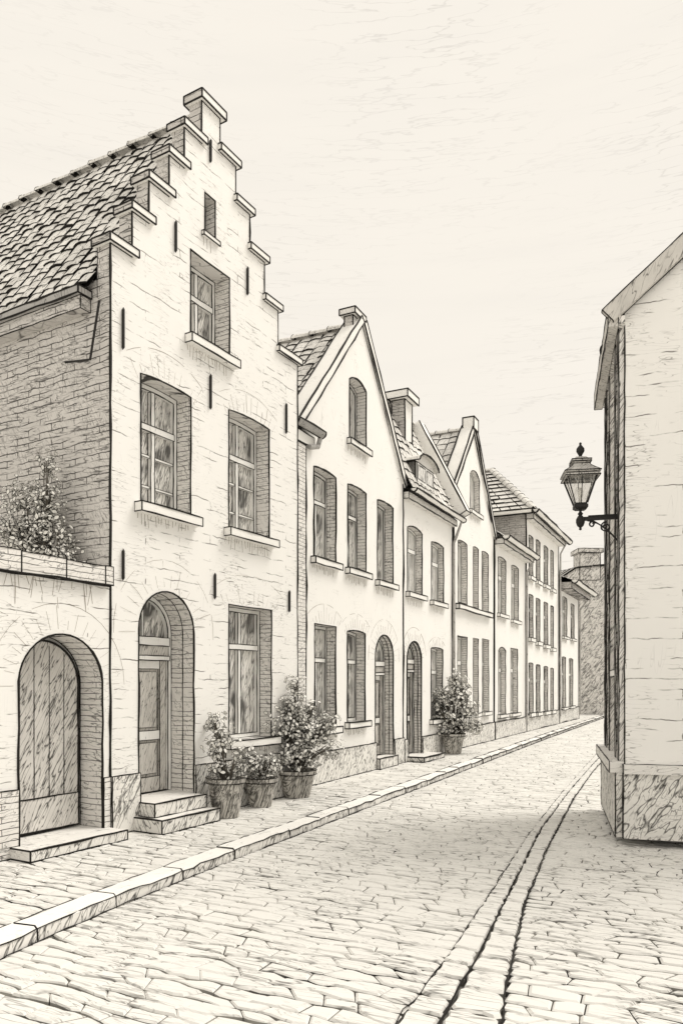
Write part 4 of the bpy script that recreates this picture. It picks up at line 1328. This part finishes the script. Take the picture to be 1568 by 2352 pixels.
Y_END = ch[0][-1].y - .3
lay(road, 1.2, Y_END, lambda y: kx(y) + .022, lambda y: along(ch[0], y) if along(ch[0], y) is not None else 0, RZ, 'sett_worn', (.095, .150), (.16, .32), .0105, .075, 1)
lay(road, 1.2, min(Y_END, ch[2][-1].y - .1), lambda y: along(ch[2], y) if along(ch[2], y) is not None else .3, lambda y: 3.0, RZ, 'sett_worn', (.090, .140), (.15, .30), .0125, .075, 2)
lay(road, Y_END + .02, 50, lambda y: kx(y) + .022, lambda y: 3.0, RZ, 'sett_worn', (.10, .15), (.2, .32), .0115, .08, 3)
tag(road.build('road'), None, None, kind='structure')

chn = MB()
for a_, b_ in ((ch[0], ch[1]), (ch[1], ch[2])):
    y = 2.2
    while y < a_[-1].y - .3:
        ln = random.uniform(.20, .31)
        P = [(along(a_, y), y), (along(b_, y), y), (along(b_, y + ln), y + ln), (along(a_, y + ln), y + ln)]
        if any(p[0] is None for p in P): y += ln; continue
        g_ = .013
        c_ = Vector((sum(p[0] for p in P) / 4, sum(p[1] for p in P) / 4))
        ring = []
        for i in range(4):
            p, q = Vector(P[i]), Vector(P[(i + 1) % 4])
            for t_ in (.08, .36, .64, .92): ring.append(p.lerp(q, t_) + Vector((random.uniform(-.010, .010), random.uniform(-.012, .012))))
        ring = [c_ + (p - c_) * (1 - g_ / max(.06, (p - c_).length)) for p in ring]
        n = len(ring); z_ = RZ + .012
        top = [(c_.x + (p.x - c_.x) * .9, c_.y + (p.y - c_.y) * .9, z_ + .012) for p in ring]; mid = [(p.x, p.y, z_ - .003) for p in ring]; low = [(p.x, p.y, z_ - .05) for p in ring]
        chn.mesh(top + mid, [tuple(range(n))] + [(n + i, n + (i + 1) % n, (i + 1) % n, i) for i in range(n)], 'sett_worn')
        chn.mesh(mid + low, [(n + i, n + (i + 1) % n, (i + 1) % n, i) for i in range(n)], 'joint')
        y += ln
for l in ch[1:]:
    chn.tube([Vector((p.x, p.y, RZ + .012)) for p in l], .0062, 'ink', 5, wob=.012, step=.19)
chn.tube([Vector((p.x, p.y, RZ + .010)) for p in ch[0]], .0036, 'ink', 4, wob=.012, step=.19)
tag(chn.build('road_channel'), None, None, kind='structure')

pav = MB()
pav.face([(-7.4, -1, -.03)] + [(p.x - .2, p.y, -.03) for p in kp] + [(-11.5, kp[-1].y, -.03)], 'joint')
lay(pav, .2, 46, lambda y: -6.6 if y < 30 else -7.4, lambda y: kx(y) - .205, -.012, 'sett_worn', (.10, .15), (.20, .38), .011, .070, 5, hh=.018, dome=.007)
tag(pav.build('pavement'), None, None, kind='structure')

kb = MB(); pts = []
y = kp[0].y
while y < kp[-1].y - .2:
    ln = random.uniform(.75, 1.15) * (1 if y < 16 else 1.6)
    y2 = min(y + ln, kp[-1].y)
    a, b = Vector((kx(y), y, 0)), Vector((kx(y2), y2, 0)); t = (b - a).normalized(); s_ = Vector((t.y, -t.x, 0))
    a, b = a + t * .006, b - t * .006
    hz = random.uniform(.0, .012); w_ = .20
    j = lambda: random.uniform(-.010, .010)
    o1, o2 = a + s_ * j(), b + s_ * j()
    top = [a - s_ * w_ + UP * hz, o1 - s_ * .02 + UP * hz, o2 - s_ * .02 + UP * hz, b - s_ * w_ + UP * hz]
    bev = [o1 + UP * (hz - .02), o2 + UP * (hz - .02)]; lo_ = [o1 + s_ * .008 + UP * (RZ - .03), o2 + s_ * .008 + UP * (RZ - .03)]
    kb.face(top, 'kerb_stone'); kb.face([top[1], bev[0], bev[1], top[2]], 'kerb_stone'); kb.face([bev[0], lo_[0], lo_[1], bev[1]], 'hatched_stone')
    for p, q in ((a - s_ * w_, lo_[0]), (b - s_ * w_, lo_[1])):
        pass
    kb.face([top[0], a - s_ * w_ - UP * .05, lo_[0], bev[0], top[1]], 'joint'); kb.face([top[3], top[2], bev[1], lo_[1], b - s_ * w_ - UP * .05], 'joint')
    dd = max(6, (a.dot(FWD))); rr = min(.024, 1.9 * dd / F)
    kb.tube([bev[0] + UP * .004, bev[1] + UP * .004], rr, wob=.010); kb.tube([lo_[0] + UP * .036 + s_ * .008, lo_[1] + UP * .036 + s_ * .008], rr * .9, wob=.008)
    kb.tube([top[0], top[3]], rr * .7, wob=.010); kb.tube([top[0], top[1], bev[0], lo_[0]], rr * .7, wob=.004)
    nb_ = 0
    y = y2
tag(kb.build('kerb'), None, None, kind='structure')
